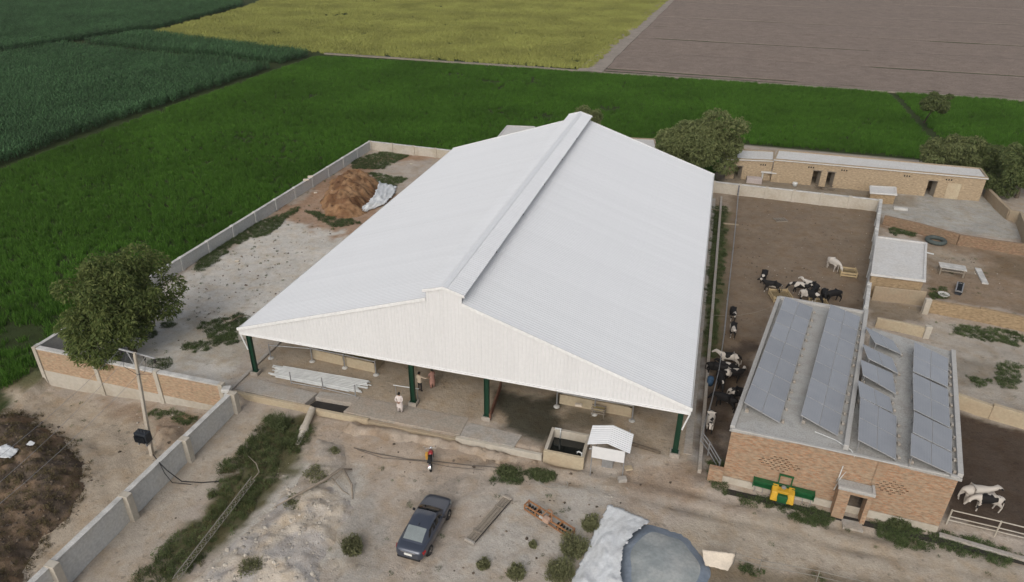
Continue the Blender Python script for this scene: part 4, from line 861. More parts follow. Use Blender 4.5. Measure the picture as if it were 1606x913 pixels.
p = P(1412, 329, 0); b = MB(); b.box((p.x, p.y, .12), (1.5, .5, .3), .02); tag(b.build('cement_block', M['coping'], bevel=.04), 'pale block lying in the rear courtyard', 'block')
# ================================================================== HEAPS
def heap(name, label, cat, px, H, width, mt, amp=.15, fr=1.6, res=.16, seed=3, world=None, sink=.06, col=None):
    pl = world or wpoly(px); xs = [p[0] for p in pl]; ys = [p[1] for p in pl]
    X, Y = np.meshgrid(np.arange(min(xs) - .4, max(xs) + .4, res), np.arange(min(ys) - .4, max(ys) + .4, res))
    sd = poly_sd(pl, X, Y) + (fbm(X * .8, Y * .8, seed, 3) - .43) * 1.0 + (fbm(X * 3, Y * 3, seed + 2, 2) - .37) * .5
    t = np.clip(-sd / width, -.3, 1.0); prof = np.where(t > 0, np.sin(np.clip(t, 0, 1) * PI / 2), t)
    Z = zg(X, Y) - sink + H * prof * (.72 + .6 * fbm(X * .35, Y * .35, seed + 5, 2)) + np.clip(t * 3, 0, 1) * amp * (fbm(X * fr, Y * fr, seed + 9, 4) - .45) * 2
    keep = sd < .25; ii = np.arange(X.size).reshape(X.shape); kq = keep[:-1, :-1] & keep[1:, 1:] & keep[:-1, 1:] & keep[1:, :-1]
    q = np.stack([ii[:-1, :-1][kq], ii[:-1, 1:][kq], ii[1:, 1:][kq], ii[1:, :-1][kq]], 1)
    u, inv = np.unique(q, return_inverse=True); v = np.stack([X.ravel()[u], Y.ravel()[u], Z.ravel()[u]], 1)
    me = fast_mesh(name, v, inv.reshape(q.shape), mt); me.polygons.foreach_set('use_smooth', [True] * len(me.polygons))
    if col is not None:
        n1 = fbm(v[:, 0] * .9, v[:, 1] * .9, seed + 20, 4)[:, None]; a, c = np.array(col[0]), np.array(col[1]); k = sm(n1, .36, .56); set_col(me, a * (1 - k) + c * k)
    o = link(name, me); tag(o, label, cat); HEAPS.append((X[0, 0], Y[0, 0], res, Z, sd)) if 'HEAPS' in globals() else None
    return o, (X, Y, Z, sd)
HEAPS = []
M['soilheap'] = soilmat('heaped_soil'); 
heap('manure_heap', 'dark brown manure heap beside the track at the left edge', 'heap', [(0, 652), (50, 655), (92, 682), (128, 725), (136, 768), (112, 808), (70, 845), (38, 900), (10, 960), (-150, 950), (-190, 780), (-90, 670)], 1.5, 2.8, M['soilheap'], .4, 1.8, seed=4, col=((.095, .075, .058), (.18, .13, .09)))
heap('soil_heap', 'orange brown soil heap in the far left yard', 'heap', [(502, 318), (520, 285), (545, 268), (575, 272), (597, 286), (588, 312), (570, 338), (540, 345), (510, 340)], 1.25, 2.6, M['soilheap'], .6, 1.9, seed=8, col=((.15, .082, .045), (.27, .165, .092)))
heap('rubble_bank', 'pale bank of broken rubble and sand beside the ditch', 'heap', [(455, 762), (500, 745), (540, 770), (556, 800), (530, 850), (512, 880), (500, 935), (280, 940), (335, 880), (400, 812)], .42, 1.8, M['soilheap'], .24, 1.7, seed=13, col=((.36, .335, .31), (.47, .415, .345)))
heap('earth_ridge', 'low earth ridge crowned with bushes beside the forecourt', 'heap', [(500, 690), (540, 700), (545, 740), (500, 790), (450, 815), (440, 790), (480, 730)], .45, 1.2, M['soilheap'], .15, 1.7, seed=23, col=((.34, .30, .255), (.42, .37, .31)))
heap('ledge_bank', 'bank of brown soil piled against the ledge before the shed', 'heap', [(538, 652), (620, 662), (700, 678), (790, 700), (845, 714), (842, 730), (760, 718), (690, 706), (600, 690), (535, 678)], .42, .8, M['soilheap'], .16, 1.8, seed=37, col=((.27, .215, .165), (.36, .30, .24)))
heap('spoil_heap', 'reddish earth heap at the foot of the utility pole', 'heap', [(245, 668), (290, 672), (300, 690), (262, 712), (240, 700)], .5, 1.0, M['soilheap'], .2, 2, seed=33, col=((.24, .17, .12), (.31, .25, .19)))
def surf(x, y):
    z = zg(x, y)
    for x0, y0, res, Z, sd in HEAPS:
        i = np.round((x - x0) / res).astype(int); j = np.round((y - y0) / res).astype(int); ok = (i >= 0) & (j >= 0) & (i < Z.shape[1]) & (j < Z.shape[0])
        zz = Z[np.clip(j, 0, Z.shape[0] - 1), np.clip(i, 0, Z.shape[1] - 1)]; z = np.where(ok & (zz > z), zz, z)
    return z
# stones
def stone_mesh(seed):
    bm = bmesh.new(); bmesh.ops.create_icosphere(bm, subdivisions=1, radius=.5); r = random.Random(seed); s = (r.uniform(.7, 1.2), r.uniform(.6, 1), r.uniform(.4, .8))
    for v in bm.verts: v.co = Vector((v.co.x * s[0], v.co.y * s[1], v.co.z * s[2])) * r.uniform(.75, 1.15)
    me = bpy.data.meshes.new('stone'); bm.to_mesh(me); bm.free(); me.materials.append(M['stone']); return me
M['clod'] = mat('dark_clod', (.085, .068, .053), .95, .3, 3, rnd=.5, tint=(.14, .105, .075))
C_clod = proto_collection('clod', [stone_mesh(s) for s in range(10, 14)])
for o_ in C_clod.objects: o_.data.materials.clear(); o_.data.materials.append(M['clod'])
X, Y, sd = fill_poly(wpoly([(-5, 645), (60, 650), (100, 680), (135, 725), (143, 770), (118, 815), (75, 850), (45, 900), (10, 950), (-60, 950), (-60, 660)]), 14, .9, 6)
scatter('manure_clods', np.stack([X, Y, surf(X, Y)], 1), .05 + .22 * rng.random(len(X)) ** 2.2, C_clod, 'dark clods and straw lumps strewn over the manure heap', 'clods', tilt=.6)
C_brush = proto_collection('brush', [blade_tuft('brush', M['drydark'], 20, .22, .2, .02, 1.2, 140 + s) for s in range(2)] + [leaf_tuft('brush', M['drydark'], 26, .14, .2, .05, 145 + s) for s in range(2)])
X, Y, sd = fill_poly(wpoly([(-5, 645), (60, 650), (100, 680), (135, 725), (143, 770), (118, 815), (75, 850), (45, 900), (10, 950), (-60, 950), (-60, 660)]), 10, .9, 7)
scatter('dry_brush', np.stack([X, Y, surf(X, Y)], 1), .5 + .7 * rng.random(len(X)), C_brush, 'dry brown brush and straw lying over the manure heap', 'brush', tilt=.4)
fl = [(([(1150, 315), (1372, 335), (1345, 470), (1240, 455), (1160, 480)], 1.3)), (([(1120, 490), (1200, 480), (1150, 640), (1110, 640)], 1.0)), (([(300, 430), (520, 310), (560, 330), (400, 500), (250, 560)], 1.1)), (([(150, 700), (330, 665), (300, 740), (120, 913)], .35)), (([(360, 690), (470, 660), (380, 740), (260, 850), (180, 913)], .7)), (([(570, 680), (1080, 750), (1060, 800), (560, 760)], .5)), (([(1390, 385), (1606, 410), (1606, 470), (1460, 450)], 1.0)), (([(770, 770), (960, 780), (850, 913), (700, 913)], .7))]
FX, FY = [], []
for px, dn in fl:
    X, Y, sd = fill_poly(wpoly(px), dn, .6, 8); FX.append(X); FY.append(Y)
X, Y = cat_(FX), cat_(FY); scatter('ground_litter', np.stack([X, Y, surf(X, Y) - .02], 1), .06 + .24 * rng.random(len(X)) ** 2.5, C_clod, 'dark droppings and litter flecks strewn over the bare yards', 'litter', tilt=.2)
C_stone = proto_collection('stone', [stone_mesh(s) for s in range(5)])
SX, SY, SS, SZ = [], [], [], []
for px, dens, lo, hi, dz in (([(455, 762), (500, 745), (550, 790), (530, 850), (500, 935), (280, 940), (400, 812)], 8, .05, .34, .42), ([(420, 720), (560, 740), (600, 913), (540, 913), (430, 800)], 1.6, .04, .14, .0), ([(560, 690), (1080, 750), (1060, 800), (560, 760)], .5, .04, .14, 0), ([(930, 760), (1000, 760), (990, 790), (945, 790)], 4, .06, .24, 0),
                         ([(1390, 380), (1606, 400), (1606, 560), (1400, 500)], .5, .06, .2, 0), ([(170, 625), (320, 655), (300, 700), (210, 680)], 1.2, .06, .28, 0), ([(850, 830), (960, 790), (930, 900), (850, 913)], 2.0, .04, .12, 0), ([(400, 300), (560, 250), (560, 380), (440, 380)], .25, .06, .18, 0), ([(1100, 760), (1606, 880), (1606, 905), (1110, 900)], .35, .03, .1, 0), ([(1150, 310), (1370, 330), (1340, 470), (1150, 470)], .35, .05, .14, 0)):
    X, Y, sd = fill_poly(wpoly(px), dens, .4, 5); SX.append(X); SY.append(Y); SS.append(lo + (hi - lo) * rng.random(len(X)) ** 2.5); SZ.append(surf(X, Y))
scatter('rubble_stones', np.stack([cat_(SX), cat_(SY), cat_(SZ)], 1), cat_(SS), C_stone, 'scattered pale stones and brick bits on the bare ground', 'stones', tilt=.6)
# ================================================================== SHEETS: soil heap tarpaulin, covered silage heap
def sheet(name, label, cat, left, right, mt, nu=18, nv=34, amp=.10, seed=1, thick=.012, parent=None, rag=.06):
    """crumpled sheet spanning two edge lines of world points"""
    def along(pts, t):
        t *= len(pts) - 1; i = min(int(t), len(pts) - 2); return pts[i].lerp(pts[i + 1], t - i)
    r = np.random.default_rng(seed); b = MB(); V = []
    for j in range(nv + 1):
        for i in range(nu + 1):
            u = i / nu; v = j / nv; p = along(left, v).lerp(along(right, v), u)
            w_ = abs(float(fbm(np.array(u * 3.2 + v * 1.5), np.array(v * 6.0 - u * 2), seed, 3)) - .43) * 2.4; w2 = float(fbm(np.array(u * 11.0), np.array(v * 15.0), seed + 3, 2)) - .37
            e = min(u, 1 - u, v, 1 - v); p = p + Vector((r.uniform(-rag, rag), r.uniform(-rag, rag), 0)) * (1 if e < .01 else .25); V.append(p + Vector((0, 0, amp * (w_ * 1.6 + w2 * .5))))
    n = nu + 1; b.add(V, [(j * n + i, j * n + i + 1, (j + 1) * n + i + 1, (j + 1) * n + i) for j in range(nv) for i in range(nu)])
    o = b.build(name, mt, parent, smooth=True); s = o.modifiers.new('thickness', 'SOLIDIFY'); s.thickness = thick
    if label: tag(o, label, cat)
    return o
M['sheetwhite'] = mat('white_plastic_sheet', (.62, .64, .65), .45, .1, .9, bump=.02, bscale=6, tint=(.52, .53, .53), spec=.4)
M['tarpblue'] = mat('blue_grey_tarpaulin', (.165, .20, .245), .55, .14, .8, bump=.03, bscale=3, tint=(.20, .235, .28))
M['tarptop'] = mat('dusty_tarpaulin', (.265, .29, .29), .7, .14, .7, bump=.03, bscale=2.5, tint=(.31, .32, .31), var2=.1)
sheet('white_sheet', 'crumpled white plastic sheet lying beside the orange soil heap', 'sheet', [P(595, 286, .6), P(588, 305, .8), P(575, 320, .5), P(562, 333, .05)], [P(622, 294, .1), P(618, 306, .1), P(606, 320, .1), P(572, 333, .05)], M['sheetwhite'], amp=.22, seed=5, rag=.12)
HC = Vector((1.05, 27.0)); HR = 2.45; hz0 = float(zg(HC.x, HC.y))
sil = thing('silage_heap', 'round silage heap covered with blue grey tarpaulin at the bottom edge', 'heap', (HC.x, HC.y, hz0))
def dome(r0, r1, nr, mt, name, dz=0.0):
    b = MB(); n = 72; V = []
    for j in range(nr + 1):
        for i in range(n):
            a = 2 * PI * i / n; rr = r0 + (r1 - r0) * j / nr; wob = 1 + .05 * math.sin(3 * a + 1) + .03 * math.sin(7 * a)
            R_ = HR * wob; t = rr; x, y = HC.x + R_ * t * math.cos(a) * 1.0, HC.y + R_ * t * math.sin(a) * 1.3
            z = hz0 + 0.62 * (1 - max(0, t) ** 2.4) - .03 + .025 * math.sin(23 * a + 3 * math.sin(5 * a)) * max(0, t) ** 3 + .07 * (float(fbm(np.array(x * 1.2), np.array(y * 1.2), 6, 3)) - .43) * 2 + dz; V.append((x, y, z))
    b.add(V, [(j * n + i, j * n + (i + 1) % n, (j + 1) * n + (i + 1) % n, (j + 1) * n + i) for j in range(nr) for i in range(n)])
    return b.build(name, mt, sil, smooth=True)
dome(.0, .74, 14, M['tarptop'], 'dusty_top_cover', .012); dome(.72, 1.06, 10, M['tarpblue'], 'blue_skirt')
hz = lambda px, py, z: P(px, py, z)
sheet('plastic_sheet', 'torn white plastic sheet spread beside the covered silage heap', 'sheet', [P(955, 792, -.2), P(934, 832, -.25), P(918, 868, -.3), P(896, 912, -.3), P(885, 960, -.3)], [P(1020, 817, -.05), P(993, 838, .2), P(977, 860, .3), P(973, 885, .35), P(975, 912, .38), P(979, 960, .38)], M['sheetwhite'], 34, 60, .11, 9, rag=.07)
M['sack'] = mat('cream_sacking', (.56, .49, .40), .8, .1, 1.2, bump=.01, bscale=12)
sheet('sack_cloth', 'cream cloth hanging over the rail beside the covered heap', 'cloth', [P(1101, 862, .95), P(1104, 880, .6), P(1106, 887, .4)], [P(1153, 869, .95), P(1150, 880, .6), P(1142, 896, .35)], M['sack'], 14, 8, .03, 4, rag=.02)
# ================================================================== TREES AND BUSHES
def leaf_mesh(name, lobes, n, size, mt, seed, droop=0.0, wr=.34):
    r = np.random.default_rng(seed); vol = np.array([l[3] * l[4] * l[5] for l in lobes]) ** .72; cnt = (n * vol / vol.sum()).astype(int); C_ = []; D_ = []
    for l, c in zip(lobes, cnt):
        d = r.normal(size=(c, 3)); d /= np.linalg.norm(d, axis=1)[:, None]; rad = r.uniform(.35, 1.0, c) ** .5
        ph = fbm(d[:, 0] * 2.5 + l[0] * 3.1 + 7, d[:, 1] * 2.5 + d[:, 2] * 2.0 + l[1] + 9, seed, 3); rad = rad * (.72 + .6 * ph)
        C_.append(d * rad[:, None] * np.array(l[3:6]) + np.array(l[:3])); D_.append(d)
    C_ = np.concatenate(C_); m_ = len(C_); u = r.normal(size=(m_, 3)); u[:, 2] *= .6; u += droop * (np.concatenate(D_) * np.array([1.2, 1.2, .3]) + np.array([0, 0, -.9])); u /= np.linalg.norm(u, axis=1)[:, None]; w_ = r.normal(size=(m_, 3)); w_[:, 2] -= .5; v = np.cross(u, w_); v /= np.linalg.norm(v, axis=1)[:, None]
    s = size * r.uniform(.55, 1.35, m_)[:, None]; a = u * s * .5; b_ = v * s * wr
    q = np.stack([C_ - a, C_ + b_ - a * .1, C_ + a, C_ - b_ - a * .1], 1).reshape(-1, 3)
    return fast_mesh(name, q, np.arange(m_ * 4).reshape(m_, 4), mt)
M['leafA'] = leafmat('acacia_leaf', (.078, .115, .034), (.18, .21, .07), .06, .4)
M['leafB'] = leafmat('olive_leaf', (.12, .15, .058), (.225, .245, .105), .06, .4)
M['leafC'] = leafmat('dark_leaf', (.078, .108, .040), (.155, .18, .07), .1, .4)
def tree(name, label, base, crown, rad, n, size, mt, seed, cat='tree', nl=34, lean=None, trunk=.22, group=None, fill=.62, extra=()):
    """base point, crown centre, crown radii; clumps of leaves over the crown, limbs reaching into them"""
    r = random.Random(seed); root = thing(name, label, cat, tuple(base), group=group); base = Vector(base); crown = Vector(crown); lobes = []
    for i in range(nl):
        a = r.uniform(0, 2 * PI); el = math.asin(r.uniform(-.75, 1)); k = r.uniform(fill * .85, .93)
        k2 = r.uniform(.78, 1.2); d = Vector((math.cos(a) * math.cos(el) * rad[0], math.sin(a) * math.cos(el) * rad[1], math.sin(el) * rad[2])) * k * k2 * .86
        s = r.uniform(.15, .34); lobes.append((crown.x + d.x, crown.y + d.y, crown.z + d.z, rad[0] * s, rad[1] * s, rad[2] * s * .85))
    lobes += list(extra)
    lobes.append((crown.x, crown.y, crown.z, rad[0] * .62, rad[1] * .62, rad[2] * .6))
    link('crown', leaf_mesh('crown', lobes, n, size, mt, seed, 1.1, .17), root)
    b = MB(); fork = base.lerp(Vector((crown.x, crown.y, crown.z - rad[2] * .55)), .8); mid = base.lerp(fork, .5) + Vector((r.uniform(-.12, .12), r.uniform(-.12, .12), 0))
    b.tube([base - Vector((0, 0, .3)), base + Vector((0, 0, .1)), mid, fork], [trunk * 1.5, trunk * 1.15, trunk * .9, trunk * .7], 9); tr_ = b.build('trunk', M['bark'], root, smooth=True)
    for l in lobes[::3]:
        e = Vector(l[:3]); k = fork.lerp(e, .5) + Vector((r.uniform(-.3, .3), r.uniform(-.3, .3), r.uniform(-.1, .4))); b = MB(); b.tube([fork, k, e], [trunk * .42, trunk * .25, trunk * .08], 5); b.build('limb', M['bark'], tr_)
    return root
c = P(182, 478, 4.3); tree('acacia_tree', 'large dense acacia tree growing inside the orange brick wall', (c.x + .3, c.y, 0), c, (3.75, 3.7, 4.1), 46000, .33, M['leafA'], 5, nl=80, trunk=.24, extra=[(*P(px, py, z), r_, r_, r_ * .8) for px, py, z, r_ in ((112, 515, 2.8, 1.2), (128, 545, 2.0, 1.2), (150, 545, 2.0, 1.8), (268, 452, 4.2, 1.3), (262, 482, 3.2, 1.2), (165, 562, 1.4, 1.1), (215, 400, 7.6, 1.2), (150, 420, 6.8, 1.2), (240, 415, 6.4, 1.3))])
c = P(1096, 222, 4.6); tree('spreading_tree', 'wide olive green tree behind the right end of the shed', (c.x - .4, c.y, -.3), c, (6.2, 4.6, 4.3), 36000, .42, M['leafB'], 9, nl=60, trunk=.26)
c = P(1466, 161, 4.0); g0 = P(1449, 193, -.9); tree('field_tree', 'small lone tree with bare trunk standing in the paddy', g0, c, (2.5, 2.3, 2.0), 8000, .42, M['leafC'], 12, nl=26, trunk=.13)
c = P(1492, 244, 2.7); tree('hedge_tree', 'bushy tree behind the right part of the farmhouse', (c.x, c.y, -.8), c, (4.6, 3.6, 3.0), 22000, .42, M['leafB'], 15, nl=44)
c = P(1532, 250, 2.2); tree('hedge_tree', 'darker bushy tree past the right end of the farmhouse', (c.x, c.y, -.5), c, (4.2, 3.6, 2.9), 19000, .42, M['leafC'], 16, nl=40)
c = P(1563, 290, 1.4); tree('hedge_tree', 'low dark shrub beside the curving mud wall', (c.x, c.y, -.3), c, (2.2, 3.2, 1.7), 6000, .28, M['leafC'], 17, nl=26, trunk=.1)
c = P(1612, 262, 4.0); tree('edge_tree', 'tall dark tree cut off by the right picture edge', (c.x, c.y, -.2), c, (3.5, 3.4, 4.4), 22000, .42, M['leafC'], 18, nl=44)
c = P(922, 186, 3.4); tree('far_tree', 'tree crown peeping out behind the far roof ridge', (c.x, c.y, -.9), c, (2.9, 2.6, 2.3), 6500, .34, M['leafB'], 19, nl=28)
M['leafbush'] = leafmat('bush_leaf', (.125, .135, .065), (.205, .205, .105), .12, .25); M['leafbush2'] = leafmat('weed_bush_leaf', (.075, .098, .04), (.125, .145, .065), .12, .25)
bushes = [((553, 862), .75, .9, 'leafbush', 'tall grey green bush beside the rubble bank'), ((394, 896), .75, .9, 'leafbush', 'grey green bush on the rubble bank beside the ditch'), ((500, 748), .95, .6, 'leafbush', 'long low bush below the bare fallen branch'), ((466, 792), .8, .55, 'leafbush', 'low bush at the tip of the fallen branch'), ((524, 712), .5, .5, 'leafbush', 'small bush on top of the earth ridge'),
          ((926, 826), .65, .75, 'leafbush', 'round bush beside the torn white plastic sheet'), ((899, 862), .95, 1.0, 'leafbush', 'large grassy bush at the right end of the orange roller'), ((880, 900), 1.0, .9, 'leafbush', 'grassy bush at the bottom edge beside the white plastic'), ((810, 902), .6, .7, 'leafbush', 'bush at the bottom edge nearest the plank drag'), ((758, 888), .45, .5, 'leafbush', 'small tuft bush below the plank drag'),
          ((796, 743), .75, .5, 'leafbush2', 'dark green bush in front of the shed ledge'), ((850, 746), .8, .35, 'leafbush2', 'low green weed clump in front of the tank'), ((1407, 823), .7, .8, 'leafbush2', 'dark bush against the barn plinth right of the porch'), ((836, 856), .28, .35, 'leafbush', 'tiny tuft between the plank drag and the grassy bush'),
          ((1130, 738), .5, .8, 'leafbush2', 'weed bush at the corner stub of the barn'), ((440, 668), .9, 1.0, 'leafbush2', 'tall green bush beside the drain pipe')]
for i, ((px, py), r_, h_, mt, lab) in enumerate(bushes):
    h_ *= .72
    p = PG(px, py); root = thing('bush', lab, 'bush', (p.x, p.y, p.z), group='bushes on the bare ground'); lb = []
    rr = random.Random(i)
    for k in range(12):
        a = rr.uniform(0, 2 * PI); d = rr.uniform(.1, .75) * r_; s = rr.uniform(.28, .5); lb.append((p.x + d * math.cos(a), p.y + d * math.sin(a), p.z + h_ * rr.uniform(.25, .7), r_ * s, r_ * s, h_ * s * .9))
    fm = leaf_mesh('foliage', lb, int(900 * r_ + 300), .11, M[mt], i + 50); link('foliage', fm, root)
    tm = blade_tuft('grass_blades', M[mt], int(420 * r_ + 120), h_ * 1.05, r_ * .75, .022, .55, i + 70); go_ = link('grass_blades', tm, root, True)
    b = MB()
    for k in range(7):
        a = rr.uniform(0, 2 * PI); b.tube([(p.x, p.y, p.z - .1), (p.x + .5 * r_ * math.cos(a), p.y + .5 * r_ * math.sin(a), p.z + h_ * .8)], [.025, .008], 4)
    b.build('stem', M['bark'], root)
# bare fallen branch and dry root
b = MB(); b.tube([PG(430, 802) + Vector((0, 0, .3)), PG(468, 785) + Vector((0, 0, .5)), PG(510, 765) + Vector((0, 0, .6)), PG(535, 745) + Vector((0, 0, .5)), PG(552, 738) + Vector((0, 0, .1))], [.03, .07, .1, .09, .05], 7); b.tube([PG(540, 744) + Vector((0, 0, .4)), PG(552, 765) + Vector((0, 0, .25)), PG(553, 783)], [.08, .07, .03], 6); b.tube([PG(522, 758) + Vector((0, 0, .4)), PG(538, 772) + Vector((0, 0, .1)), PG(548, 776)], [.04, .035, .02], 5)
tag(b.build('fallen_branch', mat('bleached_wood', (.25, .21, .165), .9, .15, 4), smooth=True), 'bare bleached fallen branch between the bushes', 'branch')
# ================================================================== UTILITY POLE
base = P(238, 716, -1.5); top = PY(211, 553, base.y - .3)
up_ = thing('utility_pole', 'pale concrete utility pole with cross arm and black transformer', 'pole', tuple(base))
b = MB(); rings = []
for k in range(6):
    t = k / 5; p = (base - Vector((0, 0, .3))).lerp(top, t); w_ = .135 - .05 * t; rings.append([p + Vector((sx * w_, sy * w_ * .8, 0)) for sx, sy in ((-1, -1), (1, -1), (1, 1), (-1, 1))])
b.loft(rings); b.build('pole', M['plaster'], up_, bevel=.02)
at = lambda z: base.lerp(top, (z - base.z) / (top.z - base.z))
a1, a2 = P(187, 547.5, top.z - .2), P(243, 562, top.z - .35); b = MB(); b.tube([a1, a2], .06, 6); ca = b.build('cross_arm', M['steel'], up_)
ct = at(top.z - .25)
for t in (.02, .35, .68, .97):
    q = a1.lerp(a2, t); b = MB(); b.lathe([(.02, -.4), (.06, -.34), (.09, -.28), (.05, -.24), (.09, -.19), (.05, -.14), (.03, 0)], q, 'z', 10); b.build('insulator', M['dark'], ca)
b = MB(); b.tube([a1.lerp(a2, .75), at(top.z - 1.3)], .03, 5); b.tube([a1.lerp(a2, .2), at(top.z - 1.3)], .03, 5); b.build('brace', M['steel'], up_)
for t in (.1, .7, .9):
    q = a1.lerp(a2, t); b = MB(); b.tube([q - Vector((0, 0, .4)), q + Vector((-.1, -.2, -1.1)), at(top.z - 1.6) + Vector((.1, -.15, 0))], .015, 4); b.build('jumper_wire', M['rubber'], up_)
tz = P(231, 672, 0); tcx = at(.75) + Vector((.0, -.42, 0)); M['trafo'] = mat('black_transformer', (.022, .026, .032), .5, .2, 5)
b = MB(); b.box(tcx, (.92, .5, .72)); tf = b.build('transformer', M['trafo'], up_, bevel=.03)
for k in range(8):
    b = MB(); b.box(tcx + Vector((-.35 + k * .1, -.3, -.03)), (.03, .18, .5)); b.build('cooling_fin', M['trafo'], tf)
for dx in (-.24, 0, .24): b = MB(); b.lathe([(.05, .3), (.07, .36), (.04, .4), (.07, .45), (.02, .56)], tcx + Vector((dx, 0, .0)), 'z', 8); b.build('bushing', M['trafo'], tf)
b = MB(); b.box(tcx + Vector((-.3, 0, -.45)), (.06, .5, .3)); b.box(tcx + Vector((.3, 0, -.45)), (.06, .5, .3)); b.build('bracket', M['steel'], up_)
for i, (t, px, py) in enumerate(((.02, -40, 745), (.35, -40, 790), (.97, -40, 823))):
    q = a1.lerp(a2, t); e = P(px, py, q.z - .6); b = MB(); b.tube([q.lerp(e, k / 10) - Vector((0, 0, 1.2 * (k / 10) * (1 - k / 10))) for k in range(11)], .011, 4)
    tag(b.build('power_line', M['steel']), ('upper', 'middle', 'lower')[i] + ' thin power line crossing over the manure heap', 'wire', 'power lines from the utility pole')
b = MB(); b.tube([P(240, 713, -1.2), P(250, 726, 1.45), P(262, 738, 1.0), P(285, 755, .2), P(315, 757, -.2), P(343, 755, -.35)], .035, 6); b.tube([P(250, 726, 1.4), P(258, 742, .6), P(270, 757, -.3), P(300, 760, -.38)], .025, 5)
tag(b.build('black_cable', M['rubber']), 'black cable from the pole over the grey concrete wall', 'cable')
def ground_tube(pts, r, dz=.02): return [PG(*p) + Vector((0, 0, dz + .02)) for p in pts]
b = MB(); b.tube(ground_tube([(555, 703), (585, 711), (640, 721), (690, 725), (740, 731), (772, 733), (800, 738)], .03), .032, 6); b.tube(ground_tube([(560, 706), (600, 719), (660, 724), (705, 733), (760, 738)], .02), .02, 5)
tag(b.build('ground_hose', mat('grey_hose', (.11, .095, .08), .8)), 'dark hose snaking over the forecourt past the motorcycle', 'hose')
b = MB(); pc = PG(868, 757); b.tube([pc + Vector((.9 * math.cos(a), .5 * math.sin(a), .03)) for a in np.linspace(PI * .9, 2.2 * PI, 16)], .03, 5); tag(b.build('hose_loop', mat('pale_hose', (.3, .28, .24), .8)), 'loop of pale hose lying in front of the shelter', 'hose')
M['lat'] = mat('dull_rusty_steel', (.22, .205, .175), .8, .2, 3)
# lattice boom lying in the ditch
lb = thing('lattice_frame', 'long narrow metal lattice frame lying in the ditch weeds', 'frame', tuple(PG(290, 905)))
A0, A1 = PG(278, 918) + Vector((0, 0, .45)), PG(398, 762) + Vector((0, 0, .5)); d = (A1 - A0).normalized(); sd_ = d.cross(Vector((0, 0, 1))).normalized() * .17; n = 18
for s, dz in ((-1, 0), (1, 0), (0, .28)): b = MB(); b.tube([A0 + sd_ * s + Vector((0, 0, dz)), A1 + sd_ * s + Vector((0, 0, dz))], .017, 5); b.build('rail', M['lat'], lb)
for k in range(n):
    b = MB(); p, q = A0.lerp(A1, k / n), A0.lerp(A1, (k + 1) / n); b.tube([p - sd_, q + sd_], .014, 4); b.tube([p + sd_, A0.lerp(A1, (k + .5) / n) + Vector((0, 0, .28)), q + sd_], .014, 4); b.tube([p - sd_, A0.lerp(A1, (k + .5) / n) + Vector((0, 0, .28)), q - sd_], .014, 4); b.build('lacing_bar', M['lat'], lb)
b = MB(); b.tube([A1, PG(409, 752) + Vector((0, 0, .6)), PG(405, 742) + Vector((0, 0, .8)), PG(393, 732) + Vector((0, 0, .9))], [.04, .035, .03, .015], 5); tag(b.build('bent_stick', M['wood'], smooth=True), 'bent bare stick standing at the head of the lattice frame', 'stick')
# ================================================================== SHED INTERIOR
def post(root, px, py, h, r_=.05, foot=True, name='post'):
    p = P(px, py, 0); b = MB(); b.tube([(p.x, p.y, -.1), (p.x, p.y, h)], r_, 8); o = b.build(name, M['steel'], root)
    if foot: b = MB(); b.lathe([(.24, -.05), (.22, .05), (.10, .10)], p, 'z', 10); b.build('post_foot', M['coping'], o)
    return p
tg = thing('feed_trough', 'cream feed trough wall inside the shed behind the stacked pipes', 'trough', tuple(P(493, 562, 0)))
a, c = P(492, 563, 0), P(588, 585, 0)
for k in range(2): b = MB(); p, q = a.lerp(c, k / 2), a.lerp(c, (k + 1) / 2 - .004); b.wall(v2(p), v2(q), .2, -.2, .85, side=1); b.build('trough_wall', M['cream'], tg, bevel=.02)
b = MB(); b.wall(v2(c) + Vector((.01, 0)), (c.x + .0, c.y + 14), .2, -.2, .85, side=1); b.wall(v2(a), (a.x, a.y + 14), .2, -.2, .85, side=-1); b.build('trough_side', M['cream'], tg, bevel=.02)
b = MB(); b.prism([(a.x + .1, a.y + .25), (c.x - .25, c.y + .25), (c.x - .25, c.y + 13.5), (a.x + .1, a.y + 13.5)], -.1, .3); b.build('trough_bed', M['hay'], tg)
tg2 = thing('feed_trough', 'cream feed trough wall inside the shed behind the white shelter', 'trough', tuple(P(877, 634, 0)))
a, c = P(877, 633, 0), P(990, 655, 0)
for k in range(2): b = MB(); p, q = a.lerp(c, k / 2), a.lerp(c, (k + 1) / 2 - .004); b.wall(v2(p), v2(q), .2, -.2, .8, side=1); b.build('trough_wall', M['cream'], tg2, bevel=.02)
b = MB(); b.wall(v2(c), (c.x, c.y + 14), .2, -.2, .8, side=1); b.wall(v2(a), (a.x, a.y + 14), .2, -.2, .8, side=-1); b.build('trough_side', M['cream'], tg2, bevel=.02)
rr = thing('stall_rail', 'grey stall posts and rail left of the cream trough', 'railing', tuple(P(425, 562, 0))); q = [post(rr, *p, 1.3) for p in ((425, 562), (490, 567), (541, 577), (590, 588))]; b = MB(); b.tube([Vector((p.x, p.y, 1.2)) for p in q], .035, 6); b.build('rail', M['steel'], rr)
rr = thing('stall_rail', 'grey stall posts and rail behind the white shelter', 'railing', tuple(P(873, 638, 0))); q = [post(rr, *p, 1.5) for p in ((873, 638), (932, 650), (991, 660))]; b = MB(); b.tube([Vector((p.x, p.y, 1.3)) for p in q], .035, 6); b.build('rail', M['steel'], rr)
rr = thing('pipe_rail', 'grey rail in front of the stack of white pipes', 'railing', tuple(P(457, 602, .1))); q = [post(rr, *p, 1.05, .045, False) for p in ((457, 602), (507, 611), (558, 623))]
for z in (.06, .0): pass
